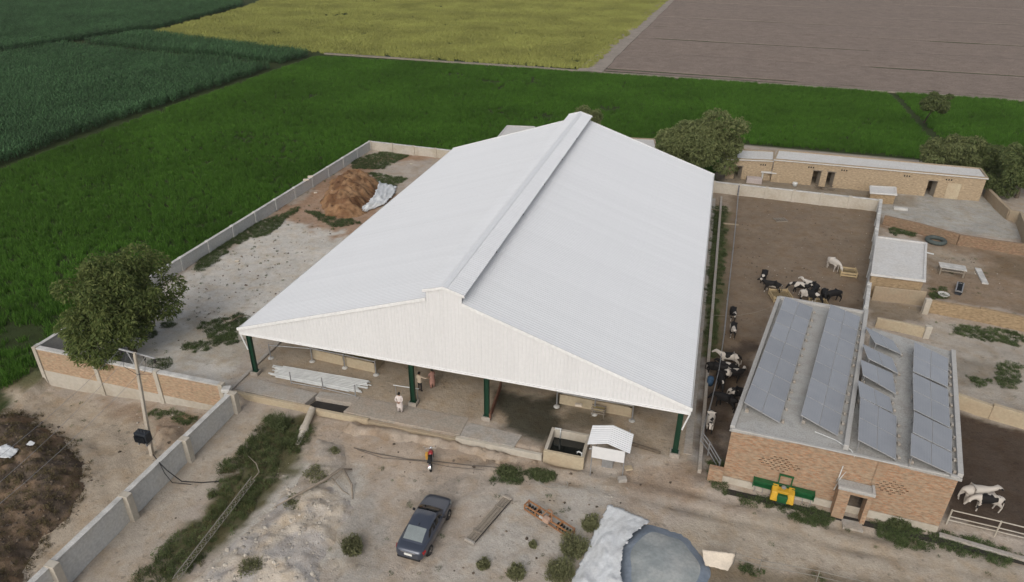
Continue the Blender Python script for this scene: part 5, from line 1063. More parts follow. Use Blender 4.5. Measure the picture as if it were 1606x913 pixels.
b = MB(); b.tube([Vector((p.x, p.y, .12)) for p in q], .035, 6); b.build('rail', M['steel'], rr)
# stack of white pipes
A, B, C_, D = P(436, 575, 0), P(428, 592, 0), P(556, 618, 0), P(578, 600, 0); n = 15; k0 = 0
for lay in range(2):
    for i in range(n - lay * 7):
        t = (i * (1.7 if lay else 1) + .4 + rng.uniform(-.15, .15)) / n; e = rng.uniform(-.5, .5, 2); p, q = A.lerp(B, t), D.lerp(C_, t); dr = (q - p).normalized(); p = p + dr * e[0]; q = q + dr * e[1]; z = .06 + lay * .1
        b = MB(); b.tube([(p.x, p.y, z), (q.x, q.y, z + .02)], .047, 7)
        o = b.build('white_pipe', M['pipe']); tag(o, 'white pipe lying on top of the stack under the shed' if lay else ('rearmost white pipe of the stack under the shed' if i == 0 else 'foremost white pipe of the stack nearest the grey rail' if i == n - 1 else 'white pipe in the bottom layer of the stack under the shed'), 'pipe', 'stack of white pipes under the shed')
b = MB(); a, c = P(617, 604, .9), P(657, 610, .9); b.tube([a, c], .035, 6); tag(b.build('white_rod', M['pipe']), 'white rod resting across the floor behind the man in white', 'rod'); b = MB(); b.tube([P(618, 656, .02), P(626, 630, .9), P(632, 612, 1.3)], .02, 5); tag(b.build('walking_stick', M['wood']), 'thin stick leaning beside the man in white', 'stick')
for px, py, z in ((622, 605, 0), (653, 611, 0)): pass
b = MB(); a = P(617, 604, .9); c = P(657, 610, .9); b.tube([(a.x + .15, a.y + .02, -.02), (a.x + .15, a.y + .02, .88)], .03, 5); tag(b.build('rod_stand', M['steel']), 'thin stand under the left end of the white rod', 'stand'); b = MB(); b.tube([(c.x - .15, c.y + .02, -.02), (c.x - .15, c.y + .02, .88)], .03, 5); tag(b.build('rod_stand', M['steel']), 'thin stand under the right end of the white rod', 'stand')
# rusty barrier by the green column, hay cart
b = MB(); a, c = P(768, 652, .5), P(786, 600, .5); b.wall(v2(a), v2(c), .12, .1, .62); tag(b.build('rusty_barrier', mat('rusty_red', (.17, .085, .055), .85, .25, 3), bevel=.02), 'rusty red barrier running back from the green column', 'barrier')
hr = thing('hay_rack', 'small wooden hay rack in front of the cream trough', 'rack', tuple(P(938, 652, 0))); p = P(938, 652, 0)
for dx, dy in ((-.45, -.25), (.45, -.25), (-.45, .25), (.45, .25)): b = MB(); b.tube([(p.x + dx, p.y + dy, -.02), (p.x + dx * .7, p.y + dy * .7, .7)], .03, 5); b.build('leg', M['wood'], hr)
for z in (.35, .55, .72):
    b = MB(); b.box((p.x, p.y - .2, z), (1.0, .05, .07)); b.build('slat', M['wood'], hr); b = MB(); b.box((p.x, p.y + .2, z), (1.0, .05, .07)); b.build('slat', M['wood'], hr)
b = MB(); b.box((p.x, p.y, .62), (.8, .34, .16)); b.build('hay', M['hay'], hr, bevel=.05)
p = P(906, 640, .85); b = MB(); b.box((p.x, p.y + .3, .9), (.5, .3, .18), .1); tag(b.build('white_sack', M['sack'], bevel=.06), 'small white sack on top of the trough wall', 'sack')
# ================================================================== FENCES OF THE CATTLE YARDS
def rail_fence(name, label, pts, heights, h, r_=.035, mt='steel'):
    q = [PG(*p) for p in pts]; r = thing(name, label, 'fence', tuple(q[0]))
    for p in q: b = MB(); b.tube([(p.x, p.y, p.z - .2), (p.x, p.y, p.z + h)], r_ * 1.3, 6); b.build('post', M[mt], r)
    for z in heights: b = MB(); b.tube([(p.x, p.y, p.z + z) for p in q], r_, 6); b.build('rail', M[mt], r)
    return r
rail_fence('pipe_fence', 'long pipe fence between the grass strip and cattle yard', [(1157, 305), (1153, 350), (1148, 400), (1140, 470), (1133, 540), (1124, 600), (1112, 650), (1100, 690)], (.55, 1.15), 1.2, .028)
rail_fence('pen_gate', 'slanting pipe gate between kerb and barn corner', [(1098, 697), (1110, 714), (1126, 742)], (.35, .75, 1.05), 1.1, .04)
rail_fence('rail_fence', 'pale three rail fence below the dark muddy pen', [(1484, 822), (1560, 840), (1640, 860)], (.35, .62, 1.1), 1.15, .035, 'plaster')
rail_fence('front_rail', 'thin rail fence at the bottom beside the covered heap', [(1150, 885), (1190, 896), (1280, 913), (1370, 935)], (.45, .85), .95, .02, 'lat')
b = MB(); q = [P(1112, 494, 1.0), P(1150, 496, .9), P(1185, 490, 1.2), P(1220, 478, 2.4)]; b.tube(q, .018, 5); tag(b.build('rope', M['wood']), 'sagging rope from the kerb to the barn roof corner', 'rope')
# ================================================================== PEOPLE, CATTLE (continuous skinned bodies)
def skin_mesh(name, J, E, sub=2, mats=None):
    keys = list(J); me = bpy.data.meshes.new(name); me.from_pydata([J[k][0] for k in keys], [(keys.index(a), keys.index(c)) for a, c in E], [])
    o = bpy.data.objects.new(name, me); sc.collection.objects.link(o); o.modifiers.new('skin', 'SKIN'); me.update()
    if not me.skin_vertices: 
        bm = bmesh.new(); bm.from_mesh(me); bm.verts.layers.skin.verify(); bm.to_mesh(me); bm.free()
    for i, k in enumerate(keys):
        r = J[k][1]; me.skin_vertices[0].data[i].radius = (r, r) if not isinstance(r, tuple) else r; me.skin_vertices[0].data[i].use_root = (i == 0)
    s = o.modifiers.new('sub', 'SUBSURF'); s.levels = sub; s.render_levels = sub
    dg = bpy.context.evaluated_depsgraph_get(); out = bpy.data.meshes.new_from_object(o.evaluated_get(dg)); bpy.data.objects.remove(o); out.name = name
    out.polygons.foreach_set('use_smooth', [True] * len(out.polygons)); out.materials.clear()
    for m_ in mats or []: out.materials.append(m_)
    return out
def person(label, base, rz, shirt, trouser, armL, armR, tunic=True, head_turn=0.0):
    """armL/armR: (elbow, wrist) positions in the body frame (x right, y forward, z up)"""
    J = {'pelvis': ((0, 0, .95), (.15, .11)), 'waist': ((0, 0, 1.1), (.135, .10)), 'chest': ((0, 0, 1.32), (.16, .11)), 'necklow': ((0, 0, 1.46), .075), 'neck': ((0, .01, 1.52), .055), 'jaw': ((0, .03, 1.585), (.07, .08)), 'skull': ((0, .02, 1.665), (.078, .092)), 'crown': ((0, .01, 1.72), (.05, .06))}
    E = [('pelvis', 'waist'), ('waist', 'chest'), ('chest', 'necklow'), ('necklow', 'neck'), ('neck', 'jaw'), ('jaw', 'skull'), ('skull', 'crown')]
    hands = []
    for s, arm, nm in ((-1, armL, 'L'), (1, armR, 'R')):
        el_, wr = Vector(arm[0]), Vector(arm[1]); hd_ = (wr - el_).normalized(); J['sh' + nm] = ((s * .185, 0, 1.40), .065); J['el' + nm] = (tuple(el_), .048); J['wr' + nm] = (tuple(wr), .03); pm_ = wr + hd_ * .07; J['pa' + nm] = (tuple(pm_), (.04, .02)); hands.append(wr)
        E += [('chest', 'sh' + nm), ('sh' + nm, 'el' + nm), ('el' + nm, 'wr' + nm), ('wr' + nm, 'pa' + nm)]
        side = hd_.cross(Vector((0, 1, .2))).normalized()
        for f in range(4):
            o = side * (-.03 + .02 * f); t1 = pm_ + hd_ * .03 + o; ln = (.06, .075, .07, .055)[f]; J[f'f{nm}{f}a'] = (tuple(t1), .009); J[f'f{nm}{f}b'] = (tuple(t1 + hd_ * ln * .6 + Vector((0, .012, 0))), .008); J[f'f{nm}{f}c'] = (tuple(t1 + hd_ * ln + Vector((0, .03, 0))), .007)
            E += [('pa' + nm, f'f{nm}{f}a'), (f'f{nm}{f}a', f'f{nm}{f}b'), (f'f{nm}{f}b', f'f{nm}{f}c')]
        th = wr + hd_ * .03 + side * -.045; J['th' + nm] = (tuple(th), .010); J['th2' + nm] = (tuple(th + hd_ * .05 + side * -.01), .008); E += [('wr' + nm, 'th' + nm), ('th' + nm, 'th2' + nm)]
        J['hip' + nm] = ((s * .095, 0, .88), .095); J['kn' + nm] = ((s * .11, .02, .48), .062); J['an' + nm] = ((s * .115, -.01, .09), .042); J['toe' + nm] = ((s * .13, .15, .035), (.035, .04))
        E += [('pelvis', 'hip' + nm), ('hip' + nm, 'kn' + nm), ('kn' + nm, 'an' + nm), ('an' + nm, 'toe' + nm)]
    root = thing('person', label, 'person', tuple(base), rz)
    skin_ = mat('skin', (.25, .14, .085), .6, .05, 5); hair = mat('black_hair', (.012, .011, .01), .7, .1, 8); shoe = mat('dark_sandal', (.04, .03, .025), .7)
    me = skin_mesh('body', J, E, 2, [skin_, shirt, trouser, shoe])
    for p in me.polygons:
        c = p.center; k = 1 if c.z > .93 else 2
        if c.z > 1.475 and abs(c.x) < .14: k = 0
        if c.z < .10: k = 3
        if any((c - h).length < .13 for h in hands): k = 0
        p.material_index = k
    o = link('body', me, root, True)
    b = MB(); rg = []
    for z, rx, ry in ((1.60, .085, .098), (1.66, .09, .104), (1.715, .078, .09), (1.755, .04, .05)): rg.append([(rx * math.cos(a) , ry * math.sin(a) - .012 + (-.02 if z < 1.65 else 0), z + (.03 if math.sin(a) > .3 and z < 1.65 else 0)) for a in np.linspace(0, 2 * PI, 14, endpoint=False)])
    b.loft(rg); b.build('hair', hair, root, smooth=True, local=True)
    b = MB(); b.tube([(0, .10, 1.625), (0, .132, 1.60)], [.012, .016], 6); b.build('nose', skin_, o, smooth=True, local=True)
    for s in (-1, 1):
        b = MB(); b.lathe([(.001, -.012), (.012, 0), (.001, .012)], (s * .032, .108, 1.645), 'y', 6); b.build('eye', M['dark'], o, local=True); b = MB(); b.lathe([(.001, -.01), (.025, 0), (.001, .01)], (s * .088, .01, 1.625), 'x', 8); b.build('ear', skin_, o, local=True)
    b = MB(); b.box((0, .117, 1.57), (.045, .012, .012)); b.build('mouth', mat('lip', (.2, .09, .07), .6), o, local=True)
    b = MB(); rg = []
    for z, rx, ry in (((1.44, .15, .085), (1.38, .205, .125), (1.2, .18, .13), (1.0, .19, .145), (.75, .215, .165), (.52, .235, .18)) if tunic else ((1.44, .15, .085), (1.38, .205, .125), (1.2, .175, .13), (1.0, .175, .135), (.86, .185, .14))):
        rg.append([(rx * math.cos(a), ry * math.sin(a) * (1 + .06 * math.sin(5 * a) * (z < 1)), z) for a in np.linspace(0, 2 * PI, 20, endpoint=False)])
    b.loft(rg, True, False); b.build('tunic' if tunic else 'shirt', shirt, root, smooth=True, local=True)
    if tunic:
        for s in (-1, 1): b = MB(); b.tube([(s * .1, 0, .75), (s * .11, .02, .45), (s * .115, 0, .13)], [.115, .105, .075], 12); b.build('trouser_leg', trouser, root, smooth=True, local=True)
    return root
cw = mat('white_cotton', (.58, .52, .49), .9, .06, 6); cr = mat('cream_shirt', (.55, .45, .34), .9, .06, 6); bk = mat('black_cloth', (.02, .02, .022), .9, .1, 6); pk = mat('dusty_pink_cotton', (.36, .20, .16), .9, .06, 6)
person('man in white tunic and trousers, hands behind his back, before the shed', P(628, 647, .06), 0.1, cw, cw, ((-.27, -.12, 1.15), (-.06, -.17, .98)), ((.27, -.12, 1.15), (.04, -.18, 1.0)))
person('man in cream shirt and black trousers holding out one arm', P(659, 614, .0), -.35, cr, bk, ((-.25, .0, 1.13), (-.25, .1, .9)), ((.42, .12, 1.27), (.62, .28, 1.32)), tunic=False)
person('person in dusty pink tunic facing the man in black trousers', P(678.5, 609, .0), .9, pk, pk, ((-.25, .05, 1.13), (-.16, .2, 1.0)), ((.25, .05, 1.13), (.16, .22, 1.05)))
def cowmat():
    m, t, b, N, L = nodes('piebald_hide')
    tc = N('ShaderNodeTexCoord'); oi = N('ShaderNodeObjectInfo'); n = N('ShaderNodeTexNoise'); n.inputs['Scale'].default_value = 1.15; n.inputs['Detail'].default_value = 2; n.noise_dimensions = '4D'
    mu = N('ShaderNodeMath'); mu.operation = 'MULTIPLY'; mu.inputs[1].default_value = 60; L(oi.outputs['Random'], mu.inputs[0]); L(mu.outputs[0], n.inputs['W']); L(tc.outputs['Object'], n.inputs['Vector'])
    sp = N('ShaderNodeSeparateColor'); L(oi.outputs['Color'], sp.inputs[0]); su = N('ShaderNodeMath'); su.operation = 'SUBTRACT'; L(n.outputs['Fac'], su.inputs[0]); L(sp.outputs[0], su.inputs[1])
    r = N('ShaderNodeMapRange'); r.inputs['From Min'].default_value = -.008; r.inputs['From Max'].default_value = .008; L(su.outputs[0], r.inputs['Value'])
    mx = N('ShaderNodeMix'); mx.data_type = 'RGBA'; L(r.outputs[0], mx.inputs[0]); mx.inputs[6].default_value = (.47, .43, .38, 1); mx.inputs[7].default_value = (.014, .013, .013, 1)
    L(mx.outputs[2], b.inputs['Base Color']); b.inputs['Roughness'].default_value = .75; b.inputs['Specular IOR Level'].default_value = .2
    return m
M['cow'] = cowmat()
def cow_mesh(pose):
    J = {'mid': ((-.15, 0, 1.04), (.35, .36)), 'rump': ((-.72, 0, 1.14), (.27, .25)), 'pin': ((-.98, 0, 1.16), (.16, .15)), 'chest': ((.42, 0, 1.06), (.30, .34)), 'nb': ((.72, 0, 1.2), (.19, .22))}
    if pose == 'up': J.update({'neck': ((.96, 0, 1.36), (.13, .16)), 'poll': ((1.16, 0, 1.47), (.115, .12)), 'nose': ((1.36, 0, 1.32), (.085, .09)), 'muz': ((1.5, 0, 1.20), (.07, .065))})
    elif pose == 'down': J.update({'neck': ((.98, 0, 1.05), (.13, .16)), 'poll': ((1.18, 0, .82), (.115, .12)), 'nose': ((1.29, 0, .58), (.085, .09)), 'muz': ((1.36, 0, .40), (.07, .065))})
    else: J.update({'neck': ((.93, .14, 1.3), (.13, .16)), 'poll': ((1.05, .32, 1.36), (.115, .12)), 'nose': ((1.1, .55, 1.2), (.085, .09)), 'muz': ((1.12, .68, 1.08), (.07, .065))})
    E = [('mid', 'rump'), ('rump', 'pin'), ('mid', 'chest'), ('chest', 'nb'), ('nb', 'neck'), ('neck', 'poll'), ('poll', 'nose'), ('nose', 'muz')]
    for s, k in ((-1, 'r'), (1, 'l')):
        st = .1 * s
        J.update({'sh' + k: ((.44, s * .2, .86), .12), 'kn' + k: ((.46 + st, s * .19, .46), .058), 'ff' + k: ((.43 + st, s * .19, .14), .045), 'fh' + k: ((.46 + st, s * .19, .03), .055),
                  'hp' + k: ((-.68, s * .2, .88), .16), 'hk' + k: ((-.9 - st, s * .19, .50), .062), 'hf' + k: ((-.84 - st, s * .19, .14), .045), 'hh' + k: ((-.80 - st, s * .19, .03), .055)})
        pl = Vector(J['poll'][0]); J['ear' + k] = (tuple(pl + Vector((-.04, s * .2, .0))), (.05, .022))
        E += [('chest', 'sh' + k), ('sh' + k, 'kn' + k), ('kn' + k, 'ff' + k), ('ff' + k, 'fh' + k), ('rump', 'hp' + k), ('hp' + k, 'hk' + k), ('hk' + k, 'hf' + k), ('hf' + k, 'hh' + k), ('poll', 'ear' + k)]
    J['ud'] = ((-.52, 0, .74), (.14, .13)); E.append(('rump', 'ud')); J['t1'] = ((-1.12, 0, 1.02), .035); J['t2'] = ((-1.14, .03, .6), .03); J['t3'] = ((-1.12, .05, .42), .045); E += [('pin', 't1'), ('t1', 't2'), ('t2', 't3')]
    return skin_mesh('cow', J, E, 2, [M['cow']])
CM = {k: cow_mesh(k) for k in ('up', 'down', 'turn')}
cows = [((1306, 424), -55, 'down', .64, 1.0, 'mostly white cow with lowered head beside the wooden hay crate'), ((1196, 443), -100, 'up', .30, .95, 'black cow standing behind another at the left of the yard'), ((1207, 459), 170, 'up', .40, 1.0, 'black and white cow crossing in front of the black one'),
        ((1252, 461), 175, 'down', .46, 1.0, 'piebald cow at the left of the herd behind the barn'), ((1268, 458), 150, 'up', .54, .95, 'pale cow at the back of the herd behind the barn'), ((1275, 466), -110, 'up', .40, .9, 'dark cow with white face in the middle of the herd'), ((1290, 473), -95, 'up', .36, .95, 'black cow with white blaze second from right in the herd'),
        ((1303, 474), -150, 'down', .28, 1.0, 'black cow at the right end of the herd behind the barn'), ((1268, 475), -20, 'down', .50, 1.0, 'black and white cow nearest the barn back wall'),
        ((1148, 502), -85, 'up', .42, .9, 'dark cow with white head under the sagging rope'), ((1148, 528), -88, 'up', .46, .95, 'cow with pale rump walking behind the lower herd'), ((1140, 574), 178, 'up', .55, 1.0, 'pale cow at the back of the herd beside the barn'), ((1124, 590), -10, 'up', .38, .95, 'piebald cow against the pipe fence in the lower herd'),
        ((1140, 588), 165, 'up', .42, .9, 'black and white cow in the middle of the lower herd'), ((1148, 600), 20, 'turn', .48, 1.0, 'white patched cow at the right of the lower herd'), ((1128, 608), -80, 'down', .40, .95, 'black cow with white patches in front of the lower herd'), ((1160, 631), 5, 'up', .52, 1.0, 'pale cow half hidden by the barn side wall'), ((1134, 640), 160, 'down', .30, 1.0, 'black cow in the dark passage beside the barn'),
        ((1112, 674), -92, 'up', .50, 1.0, 'black and white cow standing at the slanting gate'), ((1527, 788), 12, 'up', .70, 1.05, 'creamy white cow beside the right barn wall'), ((1541, 800), 190, 'down', .56, 1.0, 'black and white cow feeding beside the creamy one')]
for (px, py), ang_, pose, thr, s, lab in cows:
    p = PG(px, py); o = link('cow', CM[pose]); o.location = (p.x, p.y, p.z); o.rotation_euler = (0, 0, math.radians(ang_)); s *= .86; o.scale = (s, s, s); o.color = (thr, thr, thr, 1); tag(o, lab, 'cow', 'dairy cattle in the yards')
def crate(label, px, py, lx, ly, h, rz):
    p = PG(px, py); r = thing('hay_crate', label, 'crate', (p.x, p.y, p.z), rz)
    for a, c in (((-lx / 2, -ly / 2), (lx / 2, -ly / 2)), ((-lx / 2, ly / 2), (lx / 2, ly / 2)), ((-lx / 2, -ly / 2 + .08), (-lx / 2, ly / 2 - .08)), ((lx / 2, -ly / 2 + .08), (lx / 2, ly / 2 - .08))):
        for z in (.1, .36): b = MB(); b.wall(a, c, .06, z, z + .17); b.build('board', M['woodcrate'], r, local=True)
    for a in ((-lx / 2 + .05, -ly / 2 + .05), (lx / 2 - .05, -ly / 2 + .05), (-lx / 2 + .05, ly / 2 - .05), (lx / 2 - .05, ly / 2 - .05)): b = MB(); b.box((a[0], a[1], h / 2), (.09, .09, h)); b.build('corner_post', M['woodcrate'], r, local=True)
    b = MB(); b.box((0, 0, .18), (lx - .1, ly - .1, .16)); b.build('hay', M['hayd'], r, local=True)
M['woodcrate'] = mat('crate_board', (.40, .31, .18), .85, .15, 3); M['hayd'] = mat('trodden_straw', (.17, .13, .07), .95, .25, 5, bump=.03, bscale=14)
crate('wooden hay crate beside the mostly white cow', 1329, 431, 1.5, 1.25, .62, .0); crate('wooden hay crate at the back corner of the barn roof', 1223, 468, 1.7, 1.6, .62, .25); crate('wooden hay crate feeding the herd behind the barn', 1282, 481, 1.5, 1.3, .5, .1)
p = PG(1224, 346); pt = thing('wooden_pallet', 'small broken wooden pallet in the empty part of the cattle yard', 'pallet', tuple(p), .4)
for k in range(5): b = MB(); b.box((-.6 + k * .3, 0, .13), (.16, 1.0, .04)); b.build('slat', M['wood'], pt, local=True)
for y in (-.42, .42): b = MB(); b.box((0, y, .05), (1.4, .1, .1)); b.build('runner', M['wood'], pt, local=True)
p = PG(1113, 604); b = MB(); b.lathe([(.2, 0), (.24, .3), (.24, .65), (.2, .72), (.1, .74)], p, 'z', 16); tag(b.build('blue_drum', mat('blue_plastic', (.035, .075, .135), .6), smooth=True), 'blue plastic drum among the lower herd', 'drum')
# ================================================================== CAR
def carpaint():
    m, t, b, N, L = nodes('grey_blue_car_paint'); b.inputs['Base Color'].default_value = (.052, .062, .088, 1); b.inputs['Metallic'].default_value = .4; b.inputs['Roughness'].default_value = .34; b.inputs['Coat Weight'].default_value = .8; b.inputs['Coat Roughness'].default_value = .06
    tc = N('ShaderNodeTexCoord'); n = N('ShaderNodeTexNoise'); n.inputs['Scale'].default_value = 3; n.inputs['Detail'].default_value = 5; L(tc.outputs['Object'], n.inputs['Vector']); r = N('ShaderNodeMapRange'); r.inputs['To Min'].default_value = .26; r.inputs['To Max'].default_value = .45; L(n.outputs['Fac'], r.inputs['Value']); L(r.outputs[0], b.inputs['Roughness']); return m
M['paint'] = carpaint(); M['glassdark'] = mat('tinted_glass', (.012, .014, .016), .05, .05, 2, spec=.7); M['glassrear'] = mat('sky_sheen_glass', (.20, .225, .225), .12, .06, 2, spec=.6)  # rear window glass: sky reflection put into its pale base colour
M['red'] = mat('red_lamp', (.30, .012, .016), .25, .05, 4, spec=.6); M['chrome'] = mat('chrome', (.62, .62, .62), .18, .05, 4, metal=.9); M['plate'] = mat('white_plate', (.68, .68, .64), .5, .03, 4); M['alloy'] = mat('alloy', (.33, .33, .34), .35, .05, 4, metal=.6)
cz = float(zg(-12.2, 26)); car = thing('car', 'dark grey blue sedan parked on the forecourt seen from behind', 'car', (-12.22, 26.05, cz + .01), PI / 2 - .03)
ST = [(-2.30, .60, .44, .56, .76, .84), (-2.25, .74, .36, .58, .85, .95), (-2.08, .83, .29, .60, .92, 1.03), (-1.6, .875, .23, .62, .94, 1.05), (-1.0, .885, .20, .62, .95, 1.03), (0, .89, .19, .62, .94, 1.0), (.8, .885, .19, .61, .92, 1.0), (1.05, .885, .20, .60, .90, .985), (1.6, .865, .23, .58, .83, .91), (2.0, .82, .26, .55, .75, .83), (2.2, .73, .30, .52, .66, .74), (2.3, .56, .36, .50, .58, .63)]
rings = []
for x, w_, zs, zm, zb, zt in ST:
    h = [(w_ * .80, zs), (w_ * .97, zs + .09), (w_, zm), (w_ * .985, zm + (zb - zm) * .6), (w_ * .95, zb), (w_ * .86, zt - .015), (w_ * .55, zt + .012), (0, zt + .022)]
    rings.append([(x, -y, z) for y, z in h] + [(x, y, z) for y, z in h[-2::-1]])
b = MB(); b.loft(rings, False); n = len(rings[0])
b.add(rings[0], [tuple(range(n))]); b.add(rings[-1], [tuple(range(n))[::-1]])
body = b.build('body', M['paint'], car, smooth=True, local=True); ss = body.modifiers.new('sub', 'SUBSURF'); ss.levels = 2; ss.render_levels = 2
GS = [(-1.78, .70, .62, 1.055), (-1.30, .775, .60, 1.27), (-.85, .80, .595, 1.425), (-.3, .81, .605, 1.475), (.2, .81, .605, 1.455), (.45, .81, .62, 1.375), (1.05, .77, .69, 1.0)]
def gs(x):
    for i in range(len(GS) - 1):
        if GS[i][0] <= x <= GS[i + 1][0]:
            t = (x - GS[i][0]) / (GS[i + 1][0] - GS[i][0]); return tuple(GS[i][k] + (GS[i + 1][k] - GS[i][k]) * t for k in range(4))
    return GS[-1]
rings = []
for x, wb, wt, zt in GS:
    h = [(wb, .93), (wt + .03, zt - .07), (wt - .06, zt - .008), (wt * .5, zt + .012), (0, zt + .018)]; rings.append([(x, -y, z) for y, z in h] + [(x, y, z) for y, z in h[-2::-1]])
b = MB(); b.loft(rings, False); b.build('roof', M['paint'], car, smooth=True, local=True)
def screen(xs, name, mt, k=.9):
    b = MB(); V = []
    for x in xs:
        _, wb, wt, zt = gs(x); nz = .022
        for u in (-1, -.5, 0, .5, 1): V.append((x + (-.012 if x < 0 else .012), u * (wt - .05) * k, zt + nz + .012 * (1 - abs(u)) - (.004 if abs(u) == 1 else 0)))
    m_ = len(xs); b.add(V, [(i * 5 + j, i * 5 + j + 1, (i + 1) * 5 + j + 1, (i + 1) * 5 + j) for i in range(m_ - 1) for j in range(4)]); return b.build(name, mt, car, smooth=True, local=True)
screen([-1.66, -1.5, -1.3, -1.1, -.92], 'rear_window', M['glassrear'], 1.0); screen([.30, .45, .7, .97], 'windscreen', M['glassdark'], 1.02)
b = MB(); 
for s in (-1, 1):
    for (x0b, x0t, x1b, x1t) in ((.72, .34, -.26, -.26), (-.34, -.34, -1.2, -.88)):
        def sp(x, f):
            _, wb, wt, zt = gs(x); z0, z1 = .93, zt - .07; return (x, s * (wb + (wt + .03 - wb) * f + .007), z0 + (z1 - z0) * f)
        q = [sp(x0b, .18), sp(x1b, .18), sp(x1t, .9), sp(x0t, .9)]; b = MB(); b.add(q, [(0, 1, 2, 3)]); b.build('side_window', M['glassdark'], car, local=True)
    b = MB(); b.hexa([(.62, s * .86, .93), (.48, s * .86, .93), (.48, s * 1.0, .95), (.62, s * 1.0, .95)], [(.62, s * .87, 1.05), (.50, s * .87, 1.05), (.50, s * 1.01, 1.06), (.60, s * 1.01, 1.06)]); b.build('mirror', M['rubber'], car, local=True, bevel=.02)
    b = MB(); b.hexa([(-2.27, s * .42, .72), (-2.06, s * .835, .70), (-1.86, s * .885, .76), (-2.1, s * .6, .74)], [(-2.255, s * .40, .88), (-2.09, s * .80, .90), (-1.86, s * .868, .88), (-2.0, s * .6, .9)]); b.build('tail_lamp', M['red'], car, local=True)
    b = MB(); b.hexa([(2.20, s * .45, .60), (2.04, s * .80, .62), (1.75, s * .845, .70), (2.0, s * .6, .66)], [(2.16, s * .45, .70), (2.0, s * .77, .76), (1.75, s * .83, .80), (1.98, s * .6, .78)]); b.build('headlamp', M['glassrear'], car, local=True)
    for x in (-1.35, 1.36):
        wy = s * .80; b = MB(); b.lathe([(.375, -.02), (.375, .092)], (x, s * .80, .33), 'y', 28); b.build('wheel_arch', M['rubber'], car, local=True)
        b = MB(); b.lathe([(.20, -.10), (.29, -.11), (.32, -.07), (.32, .07), (.29, .105), (.20, .10)], (x, wy, .32), 'y', 28); t_ = b.build('wheel', M['rubber'], car, smooth=True, local=True)
        b = MB(); b.lathe([(.21, s * .06), (.20, s * .085), (.06, s * .10), (.001, s * .102)], (x, wy, .32), 'y', 20); b.build('rim', M['alloy'], t_, local=True)
        for k in range(5): a = k * 2 * PI / 5; b = MB(); b.box((x + .11 * math.cos(a), wy + s * .106, .32 + .11 * math.sin(a)), (.17, .02, .05), rot=Matrix.Rotation(-a, 3, 'Y')); b.build('spoke', M['chrome'], t_, local=True)
b = MB(); b.box((-2.30, 0, .72), (.03, .46, .14)); b.build('number_plate', M['plate'], car, local=True); b = MB(); b.box((-2.292, 0, .86), (.03, .86, .045)); b.build('chrome_strip', M['chrome'], car, local=True, bevel=.01)
b = MB(); b.box((-2.24, 0, .42), (.14, 1.36, .16)); b.build('lower_bumper', M['rubber'], car, local=True, bevel=.04)
b = MB(); b.tube([(-.7, 0, 1.46), (-.8, 0, 1.53), (-.9, 0, 1.47)], [.03, .02, .03], 6); b.build('antenna', M['paint'], car, local=True)
b = MB(); b.tube([(1.06, -.35, 1.0), (.95, .18, 1.06)], .012, 5); b.tube([(1.08, .1, 1.0), (.96, .55, 1.05)], .012, 5); b.build('wiper', M['rubber'], car, local=True)
# ================================================================== MOTORCYCLE
p = PG(678, 728); mo = thing('motorcycle', 'red and black motorcycle with a yellow bag parked on the forecourt', 'motorcycle', (p.x, p.y, p.z), PI / 2 + .28); mo.rotation_euler = (-.12, 0, PI / 2 + .28)
def torus(b, c, R, r, n=22, k=8):
    rg = []
    for i in range(n + 1):
        a = 2 * PI * i / n; rg.append([(c[0] + (R + r * math.cos(q)) * math.cos(a), c[1] + r * math.sin(q), c[2] + (R + r * math.cos(q)) * math.sin(a)) for q in np.linspace(0, 2 * PI, k, endpoint=False)])
    b.loft(rg, True, False)
for x in (-.62, .62):
    b = MB(); torus(b, (x, 0, .30), .25, .05); w_ = b.build('wheel', M['rubber'], mo, smooth=True, local=True); b = MB(); torus(b, (x, 0, .30), .20, .015); b.lathe([(.05, -.06), (.05, .06)], (x, 0, .3), 'y', 10)
    for k in range(9): a = k * 2 * PI / 9; b.tube([(x, 0, .3), (x + .2 * math.cos(a), 0, .3 + .2 * math.sin(a))], .006, 4)
    b.build('rim', M['chrome'], w_, local=True)
b = MB(); b.tube([(.62, .07, .3), (.48, .07, .72), (.42, .07, .92)], .025, 6); b.tube([(.62, -.07, .3), (.48, -.07, .72), (.42, -.07, .92)], .025, 6); b.build('fork', M['chrome'], mo, local=True)
b = MB(); b.loft([[(x + .0, y * w_, z + h * q) for y, q in ((-1, 0), (-1.1, .6), (-.5, 1), (.5, 1), (1.1, .6), (1, 0))] for x, w_, z, h in ((-.02, .09, .70, .14), (.1, .14, .70, .2), (.28, .15, .70, .22), (.40, .09, .74, .14))]); b.build('fuel_tank', mat('red_tank', (.26, .018, .02), .3, .05, 4, spec=.6), mo, smooth=True, local=True)
b = MB(); b.loft([[(x, y * .12, z + h * q) for y, q in ((-1, 0), (-1.05, .7), (-.5, 1), (.5, 1), (1.05, .7), (1, 0))] for x, z, h in ((-.72, .76, .12), (-.4, .72, .13), (-.02, .72, .12))]); b.build('seat', M['rubber'], mo, smooth=True, local=True)
b = MB(); b.box((.12, 0, .42), (.34, .2, .3)); b.tube([(.2, .12, .42), (.25, .14, .25), (-.1, .15, .22), (-.7, .16, .28)], .04, 7); b.build('engine', M['steel'], mo, local=True, bevel=.03)
b = MB(); b.tube([(.42, 0, .7), (.1, 0, .6), (-.3, 0, .55), (-.62, 0, .3)], .03, 6); b.tube([(-.05, .08, .66), (-.62, .1, .3)], .02, 5); b.tube([(-.05, -.08, .66), (-.62, -.1, .3)], .02, 5); b.build('frame', M['rubber'], mo, local=True)
